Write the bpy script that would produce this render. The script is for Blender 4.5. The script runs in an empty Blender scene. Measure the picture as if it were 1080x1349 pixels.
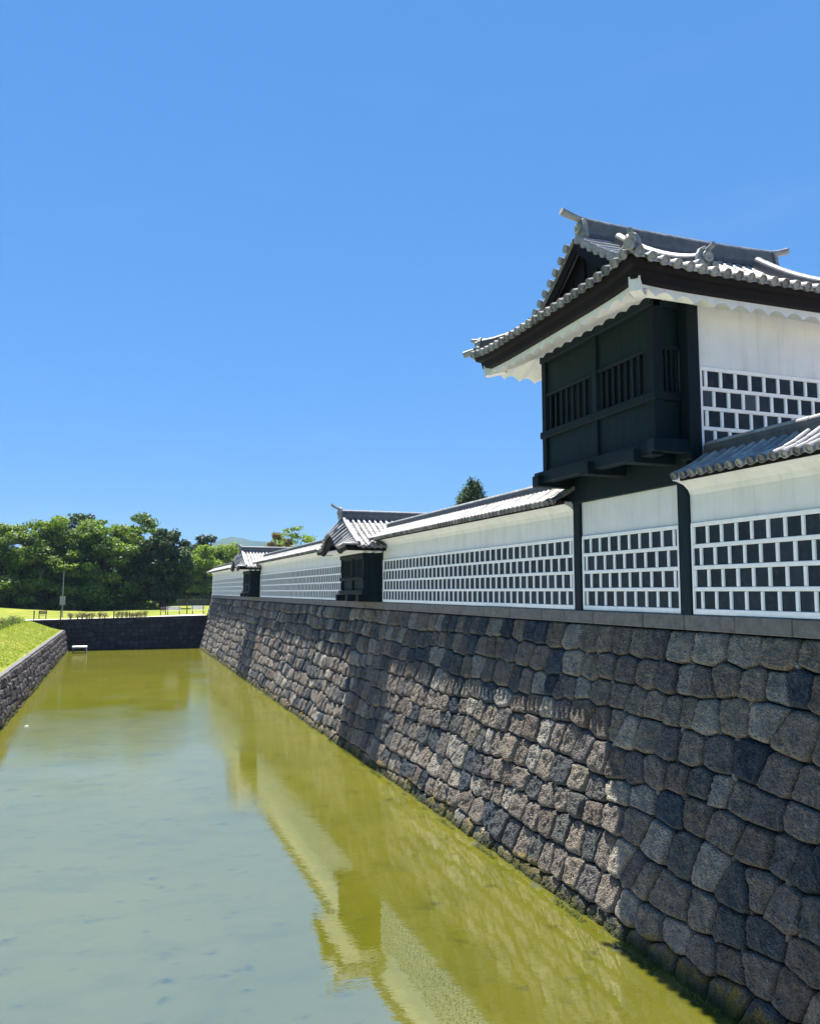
import bpy, math, random
import numpy as np
from mathutils import Vector, noise
random.seed(7); RNG = np.random.default_rng(7)
S = bpy.context.scene
COL = S.collection
# ------------------------------------------------------------------ camera
# the camera stands on a bridge; its eye is the origin, the moat surface lies 6.15 m below
cd = bpy.data.cameras.new("camera"); cam = bpy.data.objects.new("camera", cd); COL.objects.link(cam)
cd.sensor_fit = 'HORIZONTAL'; cd.sensor_width = 36; cd.lens = 36*1070/1080
cd.clip_start = .1; cd.clip_end = 12000
cam.location = (0, 0, 0)
cam.rotation_euler = (math.radians(90+5.578), 0, -math.radians(19.70))
S.camera = cam
# ------------------------------------------------------------------ sky, sun, exposure
SUN_DIR = Vector((-.030, .42, 1.0)).normalized()
el = math.asin(SUN_DIR.z); az = math.atan2(SUN_DIR.x, SUN_DIR.y)
w = bpy.data.worlds.new("World"); S.world = w; w.use_nodes = True
nt = w.node_tree; bg = nt.nodes['Background']
sk = nt.nodes.new('ShaderNodeTexSky'); sk.sky_type = 'NISHITA'; sk.sun_disc = False
sk.sun_elevation = el; sk.sun_rotation = az
sk.air_density = 1.0; sk.dust_density = 0; sk.ozone_density = 5.0; sk.altitude = 0
gm = nt.nodes.new('ShaderNodeGamma'); gm.inputs[1].default_value = .38      # colour curve on the sky: softer step from zenith to horizon
mg = nt.nodes.new('ShaderNodeMix'); mg.data_type = 'RGBA'; mg.blend_type = 'MULTIPLY'; mg.inputs[0].default_value = 1; mg.inputs[7].default_value = (.275, .77, 1.50, 1)
nt.links.new(sk.outputs[0], gm.inputs[0]); nt.links.new(gm.outputs[0], mg.inputs[6]); bg.inputs[1].default_value = .105
# very faint high wisps
tcn = nt.nodes.new('ShaderNodeTexCoord'); wm = nt.nodes.new('ShaderNodeMapping'); wm.inputs['Scale'].default_value = (1.2, 1.2, 4.5); wm.inputs['Rotation'].default_value = (0, .35, .4)
wn = nt.nodes.new('ShaderNodeTexNoise'); wn.inputs['Scale'].default_value = 2.3; wn.inputs['Detail'].default_value = 7; wn.inputs['Roughness'].default_value = .62
wr = nt.nodes.new('ShaderNodeMapRange'); wr.inputs['From Min'].default_value = .55; wr.inputs['From Max'].default_value = .85; wr.inputs['To Max'].default_value = .08
wx = nt.nodes.new('ShaderNodeMix'); wx.data_type = 'RGBA'; wx.inputs[7].default_value = (2.2, 2.9, 3.5, 1)
for a_, b_ in ((tcn.outputs['Generated'], wm.inputs[0]), (wm.outputs[0], wn.inputs[0]), (wn.outputs[0], wr.inputs[0]), (wr.outputs[0], wx.inputs[0]), (mg.outputs[2], wx.inputs[6]), (wx.outputs[2], bg.inputs[0])): nt.links.new(a_, b_)
sl = bpy.data.lights.new("sun", 'SUN'); sl.energy = 5; sl.angle = math.radians(.5); sl.color = (1, .925, .82)
so = bpy.data.objects.new("sun", sl); COL.objects.link(so)
so.rotation_euler = (-SUN_DIR).to_track_quat('-Z', 'Y').to_euler(); so.location = (0, 40, 60)
S.view_settings.view_transform = 'Standard'; S.view_settings.look = 'None'
S.view_settings.exposure = 1.5; S.view_settings.gamma = 1
S.render.engine = 'CYCLES'
WZ = -6.15

# ------------------------------------------------------------------ materials
def mat(name):
    m = bpy.data.materials.new(name); m.use_nodes = True
    t = m.node_tree; b = t.nodes['Principled BSDF']
    def N(k, **kw):
        n = t.nodes.new('ShaderNode'+k)
        for a, v in kw.items():
            if a in n.inputs: n.inputs[a].default_value = v
            else: setattr(n, a, v)
        return n
    return m, t, b, N, t.links.new
def ramp(N, stops, interp='LINEAR'):
    r = N('ValToRGB'); cr = r.color_ramp; cr.interpolation = interp
    while len(cr.elements) < len(stops): cr.elements.new(.5)
    for e, (p, c) in zip(cr.elements, stops):
        e.position = p; e.color = (*c, 1) if len(c) == 3 else c
    return r
def pos(N): return N('NewGeometry').outputs['Position']
def noise_t(N, L, vec, scale, detail=4, rough=.55, stretch=None):
    n = N('TexNoise'); n.inputs['Scale'].default_value = scale; n.inputs['Detail'].default_value = detail; n.inputs['Roughness'].default_value = rough
    if stretch:
        mp = N('Mapping'); mp.inputs['Scale'].default_value = stretch; L(vec, mp.inputs['Vector']); vec = mp.outputs[0]
    L(vec, n.inputs['Vector']); return n.outputs['Fac']
def mix(N, L, fac, a, b, mode='MIX'):
    m = N('Mix', data_type='RGBA', blend_type=mode)
    for s, v in ((m.inputs[0], fac), (m.inputs[6], a), (m.inputs[7], b)):
        if hasattr(v, 'links'): L(v, s)
        else: s.default_value = (*v, 1) if isinstance(v, tuple) else v
    return m.outputs[2]
def bump(N, L, b, h, strength, dist):
    u = N('Bump'); u.inputs['Strength'].default_value = strength; u.inputs['Distance'].default_value = dist
    L(h, u.inputs['Height']); L(u.outputs[0], b.inputs['Normal']); return u
def attr(N): return N('Attribute', attribute_name='tone').outputs['Fac']

def simple(name, lo, hi, scale=8, rough=.7, bs=.3, bd=.01, stretch=None, metal=0, tone=0, spec=.5):
    m, t, b, N, L = mat(name); p = pos(N)
    n1 = noise_t(N, L, p, scale, 5, .6, stretch)
    c = ramp(N, [(.3, lo), (.7, hi)]); L(n1, c.inputs[0]); col = c.outputs[0]
    if tone:
        mm = N('MapRange'); mm.inputs['To Min'].default_value = 1-tone; mm.inputs['To Max'].default_value = 1+tone; L(attr(N), mm.inputs[0])
        col = mix(N, L, 1.0, col, mm.outputs[0], 'MULTIPLY')
    L(col, b.inputs['Base Color']); b.inputs['Roughness'].default_value = rough; b.inputs['Metallic'].default_value = metal
    b.inputs['Specular IOR Level'].default_value = spec
    if bs: bump(N, L, b, noise_t(N, L, p, scale*5, 4), bs, bd)
    return m

def stone_mat(name, palette, moss=True, rough_bump=1.0, big=1.0):
    m, t, b, N, L = mat(name); p = pos(N)
    r = ramp(N, palette, 'CONSTANT'); L(attr(N), r.inputs[0])
    pit = noise_t(N, L, p, 34*big, 6, .7)
    big_n = noise_t(N, L, p, 5*big, 4, .6)
    v = N('MapRange'); v.inputs['From Min'].default_value = .25; v.inputs['From Max'].default_value = .75; v.inputs['To Min'].default_value = .62; v.inputs['To Max'].default_value = 1.35; L(big_n, v.inputs[0])
    c = mix(N, L, 1.0, r.outputs[0], v.outputs[0], 'MULTIPLY')
    v2 = N('MapRange'); v2.inputs['From Min'].default_value = .35; v2.inputs['From Max'].default_value = .68; v2.inputs['To Min'].default_value = .5; v2.inputs['To Max'].default_value = 1.35; L(pit, v2.inputs[0])
    c = mix(N, L, .8, c, v2.outputs[0], 'MULTIPLY')
    # faint vertical rain streaks
    st = noise_t(N, L, p, 6, 3, .6, (3.2, 3.2, .25))
    v3 = N('MapRange'); v3.inputs['From Min'].default_value = .35; v3.inputs['From Max'].default_value = .65; v3.inputs['To Min'].default_value = .78; v3.inputs['To Max'].default_value = 1.15; L(st, v3.inputs[0])
    c = mix(N, L, .7, c, v3.outputs[0], 'MULTIPLY')
    if moss:
        sx = N('SeparateXYZ'); L(p, sx.inputs[0])
        # yellow lichen band just above the water
        z1 = N('MapRange'); z1.inputs['From Min'].default_value = WZ+1.0; z1.inputs['From Max'].default_value = WZ+.35; L(sx.outputs[2], z1.inputs[0])
        n2 = noise_t(N, L, p, 1.7, 6, .75)
        mu = N('Math', operation='MULTIPLY'); L(z1.outputs[0], mu.inputs[0]); L(n2, mu.inputs[1])
        k = ramp(N, [(.49, (0, 0, 0)), (.58, (1, 1, 1))]); L(mu.outputs[0], k.inputs[0])
        ycol = ramp(N, [(.4, (.10, .09, .015)), (.6, (.36, .25, .03))]); L(pit, ycol.inputs[0])
        f1 = N('Math', operation='MULTIPLY'); f1.inputs[1].default_value = .8; L(k.outputs[0], f1.inputs[0])
        c = mix(N, L, f1.outputs[0], c, ycol.outputs[0])
        z2 = N('MapRange'); z2.inputs['From Min'].default_value = WZ+.3; z2.inputs['From Max'].default_value = WZ+.02; L(sx.outputs[2], z2.inputs[0])
        c = mix(N, L, z2.outputs[0], c, (.045, .055, .008))
    L(c, b.inputs['Base Color']); b.inputs['Roughness'].default_value = .88; b.inputs['Specular IOR Level'].default_value = .3
    h = noise_t(N, L, p, 26*big, 7, .72)
    vo = N('TexVoronoi'); vo.inputs['Scale'].default_value = 30*big; L(p, vo.inputs['Vector'])
    ad = N('Math', operation='ADD'); L(h, ad.inputs[0]); L(vo.outputs[0], ad.inputs[1])
    bump(N, L, b, ad.outputs[0], 1.0*rough_bump, .062)
    return m
PAL = [(0, (0.082, 0.091, 0.095)), (0.12, (0.205, 0.18, 0.154)), (0.26, (0.163, 0.137, 0.113)), (0.38, (0.243, 0.212, 0.169)), (0.5, (0.106, 0.113, 0.106)), (0.56, (0.055, 0.075, 0.095)), (0.62, (0.199, 0.174, 0.147)), (0.74, (0.301, 0.283, 0.246)), (0.84, (0.139, 0.129, 0.125)), (0.93, (0.035, 0.052, 0.071)), (0.965, (0.362, 0.333, 0.275))]
M = {}
M['stone'] = stone_mat('moat_stone', PAL)
M['stone_near'] = M['stone']
M['stone_left'] = stone_mat('bank_stone', [(0, (.11, .095, .10)), (.3, (.16, .14, .145)), (.6, (.125, .11, .115)), (.8, (.21, .185, .18))], True, 1.0)
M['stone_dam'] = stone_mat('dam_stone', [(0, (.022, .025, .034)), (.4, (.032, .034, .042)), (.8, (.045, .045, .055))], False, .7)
M['coping'] = simple('coping_stone', (.075, .075, .078), (.15, .148, .145), 7, .85, .5, .01)
M['gap'] = simple('joint_backing', (.008, .008, .009), (.02, .02, .018), 6, .95, 0)  # near-black backing sheet behind the stone joints
M['wood'] = simple('dark_wood', (.003, .009, .013), (.008, .018, .025), 3, .65, .4, .006, (6, 6, .6), 0, .35, .12)
M['woodpanel'] = simple('dark_panel', (.002, .010, .013), (.007, .019, .024), 2.2, .6, .35, .005, (4, 4, .8), 0, 0, .12)
M['bars_dark'] = simple('dark_interior', (.003, .003, .004), (.006, .006, .008), 3, .8, 0)
M['fascia'] = simple('dark_fascia', (.003, .003, .005), (.008, .006, .008), 4, .7, .3, .005, None, 0, 0, .15)
M['joint'] = simple('lime_joint', (.74, .76, .79), (.86, .875, .89), 5, .75, .25, .004)
M['path'] = simple('pale_path', (.55, .50, .47), (.72, .67, .63), 2, .9, .2, .01)
M['bark'] = simple('bark', (.03, .025, .02), (.09, .075, .06), 3, .9, .6, .02)
M['metal'] = simple('grey_metal', (.22, .22, .24), (.32, .32, .34), 5, .5, .1, .003)
M['white_slab'] = simple('pale_slab', (.6, .6, .58), (.8, .8, .78), 6, .7, .2, .004)
M['post'] = simple('dark_post', (.03, .03, .025), (.07, .06, .05), 6, .8, .2, .004)
M['bench'] = simple('weathered_bench', (.10, .06, .05), (.2, .13, .1), 8, .8, .2, .004)
M['bench_white'] = simple('pale_bench', (.62, .60, .58), (.8, .78, .76), 8, .8, .2, .004)  # even pale tone for the two light-coloured benches
M['farwall'] = simple('grey_wall', (.05, .055, .07), (.10, .105, .12), 1.5, .9, .2, .01)
M['earth'] = simple('pale_bounce_ground', (.34, .30, .24), (.46, .42, .35), 1.0, .95, .4, .03)  # unseen castle ground, made pale to bounce light onto the turret side

def plaster():
    m, t, b, N, L = mat('white_plaster'); p = pos(N)
    n1 = noise_t(N, L, p, 1.3, 5, .6)
    c = ramp(N, [(.3, (.60, .625, .655)), (.65, (.68, .70, .725))]); L(n1, c.inputs[0])
    st = noise_t(N, L, p, 2.2, 5, .65, (2.5, 2.5, .18))
    k = ramp(N, [(.30, (.78, .78, .77)), (.50, (1, 1, 1))]); L(st, k.inputs[0])
    col = mix(N, L, .6, c.outputs[0], k.outputs[0], 'MULTIPLY')
    L(col, b.inputs['Base Color']); b.inputs['Roughness'].default_value = .8
    bump(N, L, b, noise_t(N, L, p, 9, 6, .6), .25, .012); return m
M['plaster'] = plaster()
def namako():
    m, t, b, N, L = mat('slate_wall_tile'); p = pos(N)
    r = ramp(N, [(0, (.008, .015, .024)), (.6, (.014, .024, .036)), (.85, (.024, .036, .050)), (1, (.06, .075, .09))]); L(attr(N), r.inputs[0])
    n1 = noise_t(N, L, p, 7, 5, .7)
    k = ramp(N, [(.48, (0, 0, 0)), (.75, (.8, .8, .8))]); L(n1, k.inputs[0])
    col = mix(N, L, k.outputs[0], r.outputs[0], (.04, .050, .060))
    L(col, b.inputs['Base Color']); b.inputs['Roughness'].default_value = .5; b.inputs['Specular IOR Level'].default_value = .15
    bump(N, L, b, noise_t(N, L, p, 14, 5), .25, .006); return m
M['namako'] = namako()
def rooftile():
    m, t, b, N, L = mat('silver_roof_tile'); p = pos(N)
    r = ramp(N, [(0, (.05, .055, .065)), (.35, (.25, .255, .26)), (.6, (.31, .31, .31)), (1, (.44, .435, .43))]); L(attr(N), r.inputs[0])
    n1 = noise_t(N, L, p, 6, 6, .7)
    k = ramp(N, [(.3, (.45, .45, .46)), (.62, (1.1, 1.1, 1.1))]); L(n1, k.inputs[0])
    col = mix(N, L, .8, r.outputs[0], k.outputs[0], 'MULTIPLY')
    L(col, b.inputs['Base Color']); b.inputs['Roughness'].default_value = .55
    bump(N, L, b, noise_t(N, L, p, 25, 4), .25, .006); return m
M['roof'] = rooftile()
def grass():
    m, t, b, N, L = mat('lawn_grass'); p = pos(N)
    n1 = noise_t(N, L, p, .35, 6, .65); n2 = noise_t(N, L, p, 6, 5, .7)
    c = ramp(N, [(.3, (.115, .165, .014)), (.5, (.18, .215, .018)), (.72, (.27, .25, .05))]); L(n1, c.inputs[0])
    k = ramp(N, [(.3, (.6, .65, .5)), (.7, (1.25, 1.2, 1.2))]); L(n2, k.inputs[0])
    L(mix(N, L, 1.0, c.outputs[0], k.outputs[0], 'MULTIPLY'), b.inputs['Base Color']); b.inputs['Roughness'].default_value = .9; b.inputs['Specular IOR Level'].default_value = .2
    bump(N, L, b, n2, .3, .04); return m
M['grass'] = grass()
def leaf(name, lo, mid, hi, trans=.3):
    m, t, b, N, L = mat(name)
    r = ramp(N, [(0, lo), (.55, mid), (1, hi)]); L(attr(N), r.inputs[0])
    L(r.outputs[0], b.inputs['Base Color']); b.inputs['Roughness'].default_value = .55; b.inputs['Specular IOR Level'].default_value = .3
    tr = N('BsdfTranslucent'); L(mix(N, L, 1.0, r.outputs[0], (1.3, 1.5, .7), 'MULTIPLY'), tr.inputs[0])
    ms = N('MixShader'); ms.inputs[0].default_value = trans
    L(b.outputs[0], ms.inputs[1]); L(tr.outputs[0], ms.inputs[2]); L(ms.outputs[0], t.nodes['Material Output'].inputs[0]); return m
M['leaf'] = leaf('leaf_green', (.065, .115, .018), (.13, .195, .026), (.23, .29, .035), .42)
M['leaf_dark'] = leaf('leaf_dark', (.02, .045, .018), (.04, .075, .024), (.075, .12, .03), .25)
M['leaf_olive'] = leaf('leaf_olive', (.06, .06, .02), (.14, .12, .05), (.28, .22, .12), .2)
M['leaf_light'] = leaf('leaf_light', (.11, .17, .018), (.19, .26, .03), (.29, .34, .05), .45)
M['blade'] = leaf('grass_blade', (.13, .18, .012), (.20, .24, .018), (.30, .28, .05), .45)
def hills():
    m, t, b, N, L = mat('far_hills'); p = pos(N)
    c = ramp(N, [(.3, (.02, .045, .02)), (.7, (.05, .08, .03))]); L(noise_t(N, L, p, .01, 6), c.inputs[0]); L(c.outputs[0], b.inputs['Base Color']); b.inputs['Roughness'].default_value = 1; b.inputs['Specular IOR Level'].default_value = 0
    return m
M['hills'] = hills()
def bed():
    m, t, b, N, L = mat('silty_bed'); p = pos(N)
    n1 = noise_t(N, L, p, .8, 6, .7)
    c = ramp(N, [(.34, (.02, .03, .008)), (.5, (.14, .15, .02)), (.7, (.22, .22, .035))]); L(n1, c.inputs[0]); L(c.outputs[0], b.inputs['Base Color']); b.inputs['Roughness'].default_value = 1
    return m
M['bed'] = bed()
def water():
    m, t, b, N, L = mat('green_moat_water'); p = pos(N)
    out = t.nodes['Material Output']; t.nodes.remove(b)
    n1 = noise_t(N, L, p, .12, 4, .55); n2 = noise_t(N, L, p, 1.6, 6, .7, (1, 1.5, 1))
    c = ramp(N, [(.3, (.180, .190, .014)), (.7, (.23, .23, .024))]); L(n1, c.inputs[0])
    k = ramp(N, [(.30, (.35, .42, .6)), (.42, (1, 1, 1))]); L(n2, k.inputs[0])
    colr = mix(N, L, .75, c.outputs[0], k.outputs[0], 'MULTIPLY')
    n3 = noise_t(N, L, p, .5, 5, .65, (1, 1.6, 1)); k3 = ramp(N, [(.36, (.70, .74, .8)), (.52, (1, 1, 1))]); L(n3, k3.inputs[0])
    colr = mix(N, L, .45, colr, k3.outputs[0], 'MULTIPLY')
    di = N('BsdfDiffuse'); L(colr, di.inputs[0])
    tp = N('BsdfTransparent'); tp.inputs[0].default_value = (.66, .70, .22, 1)
    body = N('MixShader'); body.inputs[0].default_value = .45; L(di.outputs[0], body.inputs[1]); L(tp.outputs[0], body.inputs[2])
    # ripples: calm near the camera, a wind-ruffled patch further out
    w1 = noise_t(N, L, p, 2.4, 3, .5, (1, 1.6, 1)); w2 = noise_t(N, L, p, 9, 3, .5, (1, 1.8, 1))
    sx = N('SeparateXYZ'); L(p, sx.inputs[0])
    far = N('MapRange'); far.inputs['From Min'].default_value = 22; far.inputs['From Max'].default_value = 42; far.inputs['To Min'].default_value = .25; far.inputs['To Max'].default_value = 1; L(sx.outputs[1], far.inputs[0])
    pm = noise_t(N, L, p, .09, 3, .5); pr = N('MapRange'); pr.inputs['From Min'].default_value = .42; pr.inputs['From Max'].default_value = .58; pr.inputs['To Min'].default_value = .25; L(pm, pr.inputs[0])
    mu = N('Math', operation='MULTIPLY'); L(far.outputs[0], mu.inputs[0]); L(pr.outputs[0], mu.inputs[1])
    mu2 = N('Math', operation='MULTIPLY'); L(mu.outputs[0], mu2.inputs[0]); w3 = N('Math', operation='MULTIPLY'); w3.inputs[1].default_value = 1.3; L(w2, w3.inputs[0]); L(w3.outputs[0], mu2.inputs[1])
    s1 = N('Math', operation='MULTIPLY'); s1.inputs[1].default_value = .28; L(w1, s1.inputs[0])
    ad = N('Math', operation='ADD'); L(s1.outputs[0], ad.inputs[0]); L(mu2.outputs[0], ad.inputs[1])
    u = N('Bump'); u.inputs['Strength'].default_value = .35; u.inputs['Distance'].default_value = .018; L(ad.outputs[0], u.inputs['Height'])
    gl = N('BsdfGlossy'); gl.inputs['Roughness'].default_value = .03; gl.inputs[0].default_value = (1, 1, 1, 1); L(u.outputs[0], gl.inputs['Normal'])
    fr = N('Fresnel'); fr.inputs['IOR'].default_value = 5.0; L(u.outputs[0], fr.inputs['Normal'])
    ms = N('MixShader'); L(fr.outputs[0], ms.inputs[0]); L(body.outputs[0], ms.inputs[1]); L(gl.outputs[0], ms.inputs[2])
    L(ms.outputs[0], out.inputs[0]); return m
M['water'] = water()

# ------------------------------------------------------------------ mesh helpers
class MB:
    def __init__(s): s.v = []; s.f = []; s.t = []; s.tone = .5
    def add(s, vs, fs, tone=None):
        o = len(s.v); s.v += [tuple(p) for p in vs]; s.f += [tuple(i+o for i in f) for f in fs]
        s.t += [s.tone if tone is None else tone]*len(vs); return o
    def box(s, x0, x1, y0, y1, z0, z1, tone=None):
        s.add([(x0,y0,z0),(x1,y0,z0),(x1,y1,z0),(x0,y1,z0),(x0,y0,z1),(x1,y0,z1),(x1,y1,z1),(x0,y1,z1)],
              [(0,3,2,1),(4,5,6,7),(0,1,5,4),(1,2,6,5),(2,3,7,6),(3,0,4,7)], tone)
    def bbox(s, x0, x1, y0, y1, z0, z1, c=.012, tone=None):   # box with chamfered edges
        vs = []; 
        for (a, b, d) in ((0,1,1),(1,0,1),(1,1,0)):
            for X in (x0,x1):
                for Y in (y0,y1):
                    for Z in (z0,z1):
                        sx = 1 if X == x0 else -1; sy = 1 if Y == y0 else -1; sz = 1 if Z == z0 else -1
                        vs.append((X+sx*c*a, Y+sy*c*b, Z+sz*c*d))
        A = lambda k,i,j,l: k*8+i*4+j*2+l
        fs = []
        fs += [(A(0,0,0,0),A(0,0,0,1),A(0,0,1,1),A(0,0,1,0)),(A(0,1,0,0),A(0,1,1,0),A(0,1,1,1),A(0,1,0,1))]
        fs += [(A(1,0,0,0),A(1,1,0,0),A(1,1,0,1),A(1,0,0,1)),(A(1,0,1,0),A(1,0,1,1),A(1,1,1,1),A(1,1,1,0))]
        fs += [(A(2,0,0,0),A(2,0,1,0),A(2,1,1,0),A(2,1,0,0)),(A(2,0,0,1),A(2,1,0,1),A(2,1,1,1),A(2,0,1,1))]
        for i in (0,1):
            for j in (0,1):
                fs.append((A(0,i,j,0),A(0,i,j,1),A(1,i,j,1),A(1,i,j,0)))
                fs.append((A(0,i,0,j),A(0,i,1,j),A(2,i,1,j),A(2,i,0,j)))
                fs.append((A(1,0,i,j),A(1,1,i,j),A(2,1,i,j),A(2,0,i,j)))
                for l in (0,1): fs.append((A(0,i,j,l),A(1,i,j,l),A(2,i,j,l)))
        s.add(vs, fs, tone)
    def sweep(s, pts, secs, up=Vector((0,0,1)), caps=True, closed=True, tone=None):
        """pts polyline; secs: one section or one per point, [(side, height)]"""
        pts = [Vector(p) for p in pts]; n = len(pts)
        if not isinstance(secs[0][0], (tuple, list)): secs = [secs]*n
        m = len(secs[0]); vs = []
        for i, p in enumerate(pts):
            d = (pts[min(i+1,n-1)]-pts[max(i-1,0)]).normalized(); sd = d.cross(up)
            sd = sd.normalized() if sd.length > 1e-6 else Vector((1,0,0)); u = sd.cross(d)
            for a, b in secs[i]: vs.append(p+sd*a+u*b)
        fs = []
        for i in range(n-1):
            for j in range(m if closed else m-1):
                k = (j+1) % m; fs.append((i*m+j, i*m+k, (i+1)*m+k, (i+1)*m+j))
        if caps and closed: fs += [tuple(range(m-1,-1,-1)), tuple((n-1)*m+j for j in range(m))]
        s.add(vs, fs, tone)
    def tube(s, pts, r, n=8, tone=None):
        pts = [Vector(p) for p in pts]
        if not hasattr(r, '__len__'): r = [r]*len(pts)
        ax = (pts[-1]-pts[0]); up = Vector((0,0,1)) if abs(ax.normalized().z) < .9 else Vector((0,1,0))
        s.sweep(pts, [[(q*math.cos(2*math.pi*k/n), q*math.sin(2*math.pi*k/n)) for k in range(n)] for q in r], up, True, True, tone)
    def build(s, name, m, parent=None, smooth=False):
        me = bpy.data.meshes.new(name)
        o = Vector(parent_origin(parent)) if parent else Vector((0,0,0))
        v = np.array(s.v, dtype=np.float64)-np.array(o)
        me.from_pydata(v.tolist(), [], s.f)
        a = me.attributes.new('tone', 'FLOAT', 'POINT'); a.data.foreach_set('value', np.array(s.t, dtype=np.float32))
        me.materials.append(m)
        if smooth: me.shade_smooth()
        me.update()
        ob = bpy.data.objects.new(name, me); COL.objects.link(ob)
        if parent: ob.parent = parent
        return ob
def parent_origin(p):
    o = Vector((0,0,0))
    while p: o += p.location; p = p.parent
    return o
def tag(o, label=None, cat=None, group=None, kind=None):
    for k, v in (('label',label),('category',cat),('group',group),('kind',kind)):
        if v: o[k] = v
    return o
def empty(name, loc, label, cat, group=None):
    o = bpy.data.objects.new(name, None); o.empty_display_size = .3; COL.objects.link(o); o.location = loc
    return tag(o, label, cat, group)
def copy_tree(o, parent=None):
    c = o.copy(); COL.objects.link(c); c.parent = parent
    for ch in o.children: copy_tree(ch, c)
    return c

# ------------------------------------------------------------------ fitted stone masonry
def clip_poly(poly, nx, ny, d):
    out = []
    for i in range(len(poly)):
        a = poly[i]; b = poly[(i+1) % len(poly)]
        da = a[0]*nx+a[1]*ny-d; db = b[0]*nx+b[1]*ny-d
        if da <= 0: out.append(a)
        if (da < 0 < db) or (db < 0 < da):
            t = da/(da-db); out.append((a[0]+(b[0]-a[0])*t, a[1]+(b[1]-a[1])*t))
    return out
def masonry(mb, u0, u1, v0, v1, rowh, stw, surf, jit=.09, gap=.009, bulge=.07, res=lambda u: (24, 5), rng=None, rough=.012, top_straight=True, chips=.25, paleband=None, tilt=0):
    """Voronoi-fitted stones over a (u = along, v = up) strip; surf(u,v,depth)->point."""
    rng = rng or random.Random(3)
    rows = max(1, round((v1-v0)/rowh)); rh = (v1-v0)/rows; seeds = []
    wv = lambda u, r: .16*rh*math.sin(u*.55+r*1.7)+.10*rh*math.sin(u*1.3+r*.9)
    for r in range(rows):
        u = u0-stw*rng.random()
        while u < u1+stw:
            wd = stw*rng.choice((rng.uniform(.55, .9), rng.uniform(.8, 1.2), rng.uniform(1.1, 1.65)))
            edge = (r == rows-1) and top_straight
            seeds.append((u+wd/2, v0+(r+.5)*rh+(0 if edge else wv(u, r)+rng.uniform(-jit, jit)*rh), r))
            u += wd
    seeds.sort()
    us = [q[0] for q in seeds]; import bisect
    corners = []
    for i, (su, sv, r) in enumerate(seeds):
        if su < u0-.1 or su > u1+.1: continue
        poly = [(su-1.4*stw, sv-1.6*rh), (su+1.4*stw, sv-1.6*rh), (su+1.4*stw, sv+1.6*rh), (su-1.4*stw, sv+1.6*rh)]
        lo = bisect.bisect(us, su-2.8*stw); hi = bisect.bisect(us, su+2.8*stw)
        for j in range(lo, hi):
            if j == i: continue
            a, b, rr = seeds[j]
            if abs(b-sv) > 2.6*rh: continue
            ax = (a-su)*.9; bx = (b-sv)*1.15      # anisotropic metric keeps courses readable
            nx, ny = ax*.9, bx*1.75
            mx, my = (a+su)/2, (b+sv)/2
            poly = clip_poly(poly, nx, ny, nx*mx+ny*my)
            if len(poly) < 3: break
        if len(poly) < 3: continue
        for (nx, ny, d) in ((1,0,u1),(-1,0,-u0),(0,1,v1),(0,-1,-v0)):
            poly = clip_poly(poly, nx, ny, d)
            if len(poly) < 3: break
        if len(poly) < 3: continue
        A = sum(poly[k][0]*poly[(k+1)%len(poly)][1]-poly[(k+1)%len(poly)][0]*poly[k][1] for k in range(len(poly)))/2
        if A < .02*stw*rh: continue
        cu = sum(p[0] for p in poly)/len(poly); cv = sum(p[1] for p in poly)/len(poly)
        for p in poly:
            if rng.random() < chips*.5: corners.append(p)
        # resample the outline, round its corners
        n, k = res(cu)
        per = [math.dist(poly[q], poly[(q+1) % len(poly)]) for q in range(len(poly))]; tot = sum(per)
        pts = []; 
        for q in range(n):
            d = tot*q/n; e = 0
            while d > per[e] and e < len(per)-1: d -= per[e]; e += 1
            t = d/max(per[e], 1e-6); a, b = poly[e], poly[(e+1) % len(poly)]
            pts.append((a[0]+(b[0]-a[0])*t, a[1]+(b[1]-a[1])*t))
        for _ in range(2 if n >= 40 else 1):
            pts = [((pts[q-1][0]+2*pts[q][0]+pts[(q+1) % n][0])/4, (pts[q-1][1]+2*pts[q][1]+pts[(q+1) % n][1])/4) for q in range(n)]
        g = gap*rng.uniform(.6, 1.9)
        B = bulge*rng.uniform(.5, 1.3); tu = rng.uniform(-.05, .05); tv = rng.uniform(-.07, .05)-tilt; tone = rng.random()
        if paleband and paleband(cu, cv) and rng.random() < .6: tone = rng.choice((.42, .65, .78))
        off = rng.uniform(-.02, .035)
        prof = [(1.0, -.24), (1.0, -.02)]+[(1-q/(k), None) for q in range(1, k)]
        vs = []; sd = rng.random()*90
        rad = [max(1e-4, math.dist(p, (cu, cv))) for p in pts]
        for (sc, dep) in prof:
            for q, p in enumerate(pts):
                wob = 1-(g+.012*abs(noise.noise((p[0]*6+sd, p[1]*6, 3))))/rad[q]
                su_ = cu+(p[0]-cu)*sc*wob; sv_ = cv+(p[1]-cv)*sc*wob
                if dep is None:
                    e = 1-sc
                    dd = B*(1-(1-min(1, e*5))**2.2)+rough*1.6*noise.noise((su_*5, sv_*5, sd))+rough*1.3*noise.noise((su_*17, sv_*17, sd))
                    if k >= 8: dd += rough*.9*noise.noise((su_*40, sv_*40, sd))
                else: dd = dep
                vs.append(surf(su_, sv_, dd+off+tu*(su_-cu)+tv*(sv_-cv)))
        vs.append(surf(cu, cv, B+off))
        fs = []; R = len(prof)
        for a in range(R-1):
            for q in range(n):
                z = (q+1) % n; fs.append((a*n+q, a*n+z, (a+1)*n+z, (a+1)*n+q))
        c = R*n
        for q in range(n): fs.append(((R-1)*n+q, (R-1)*n+(q+1) % n, c))
        mb.add(vs, fs, tone)
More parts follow.
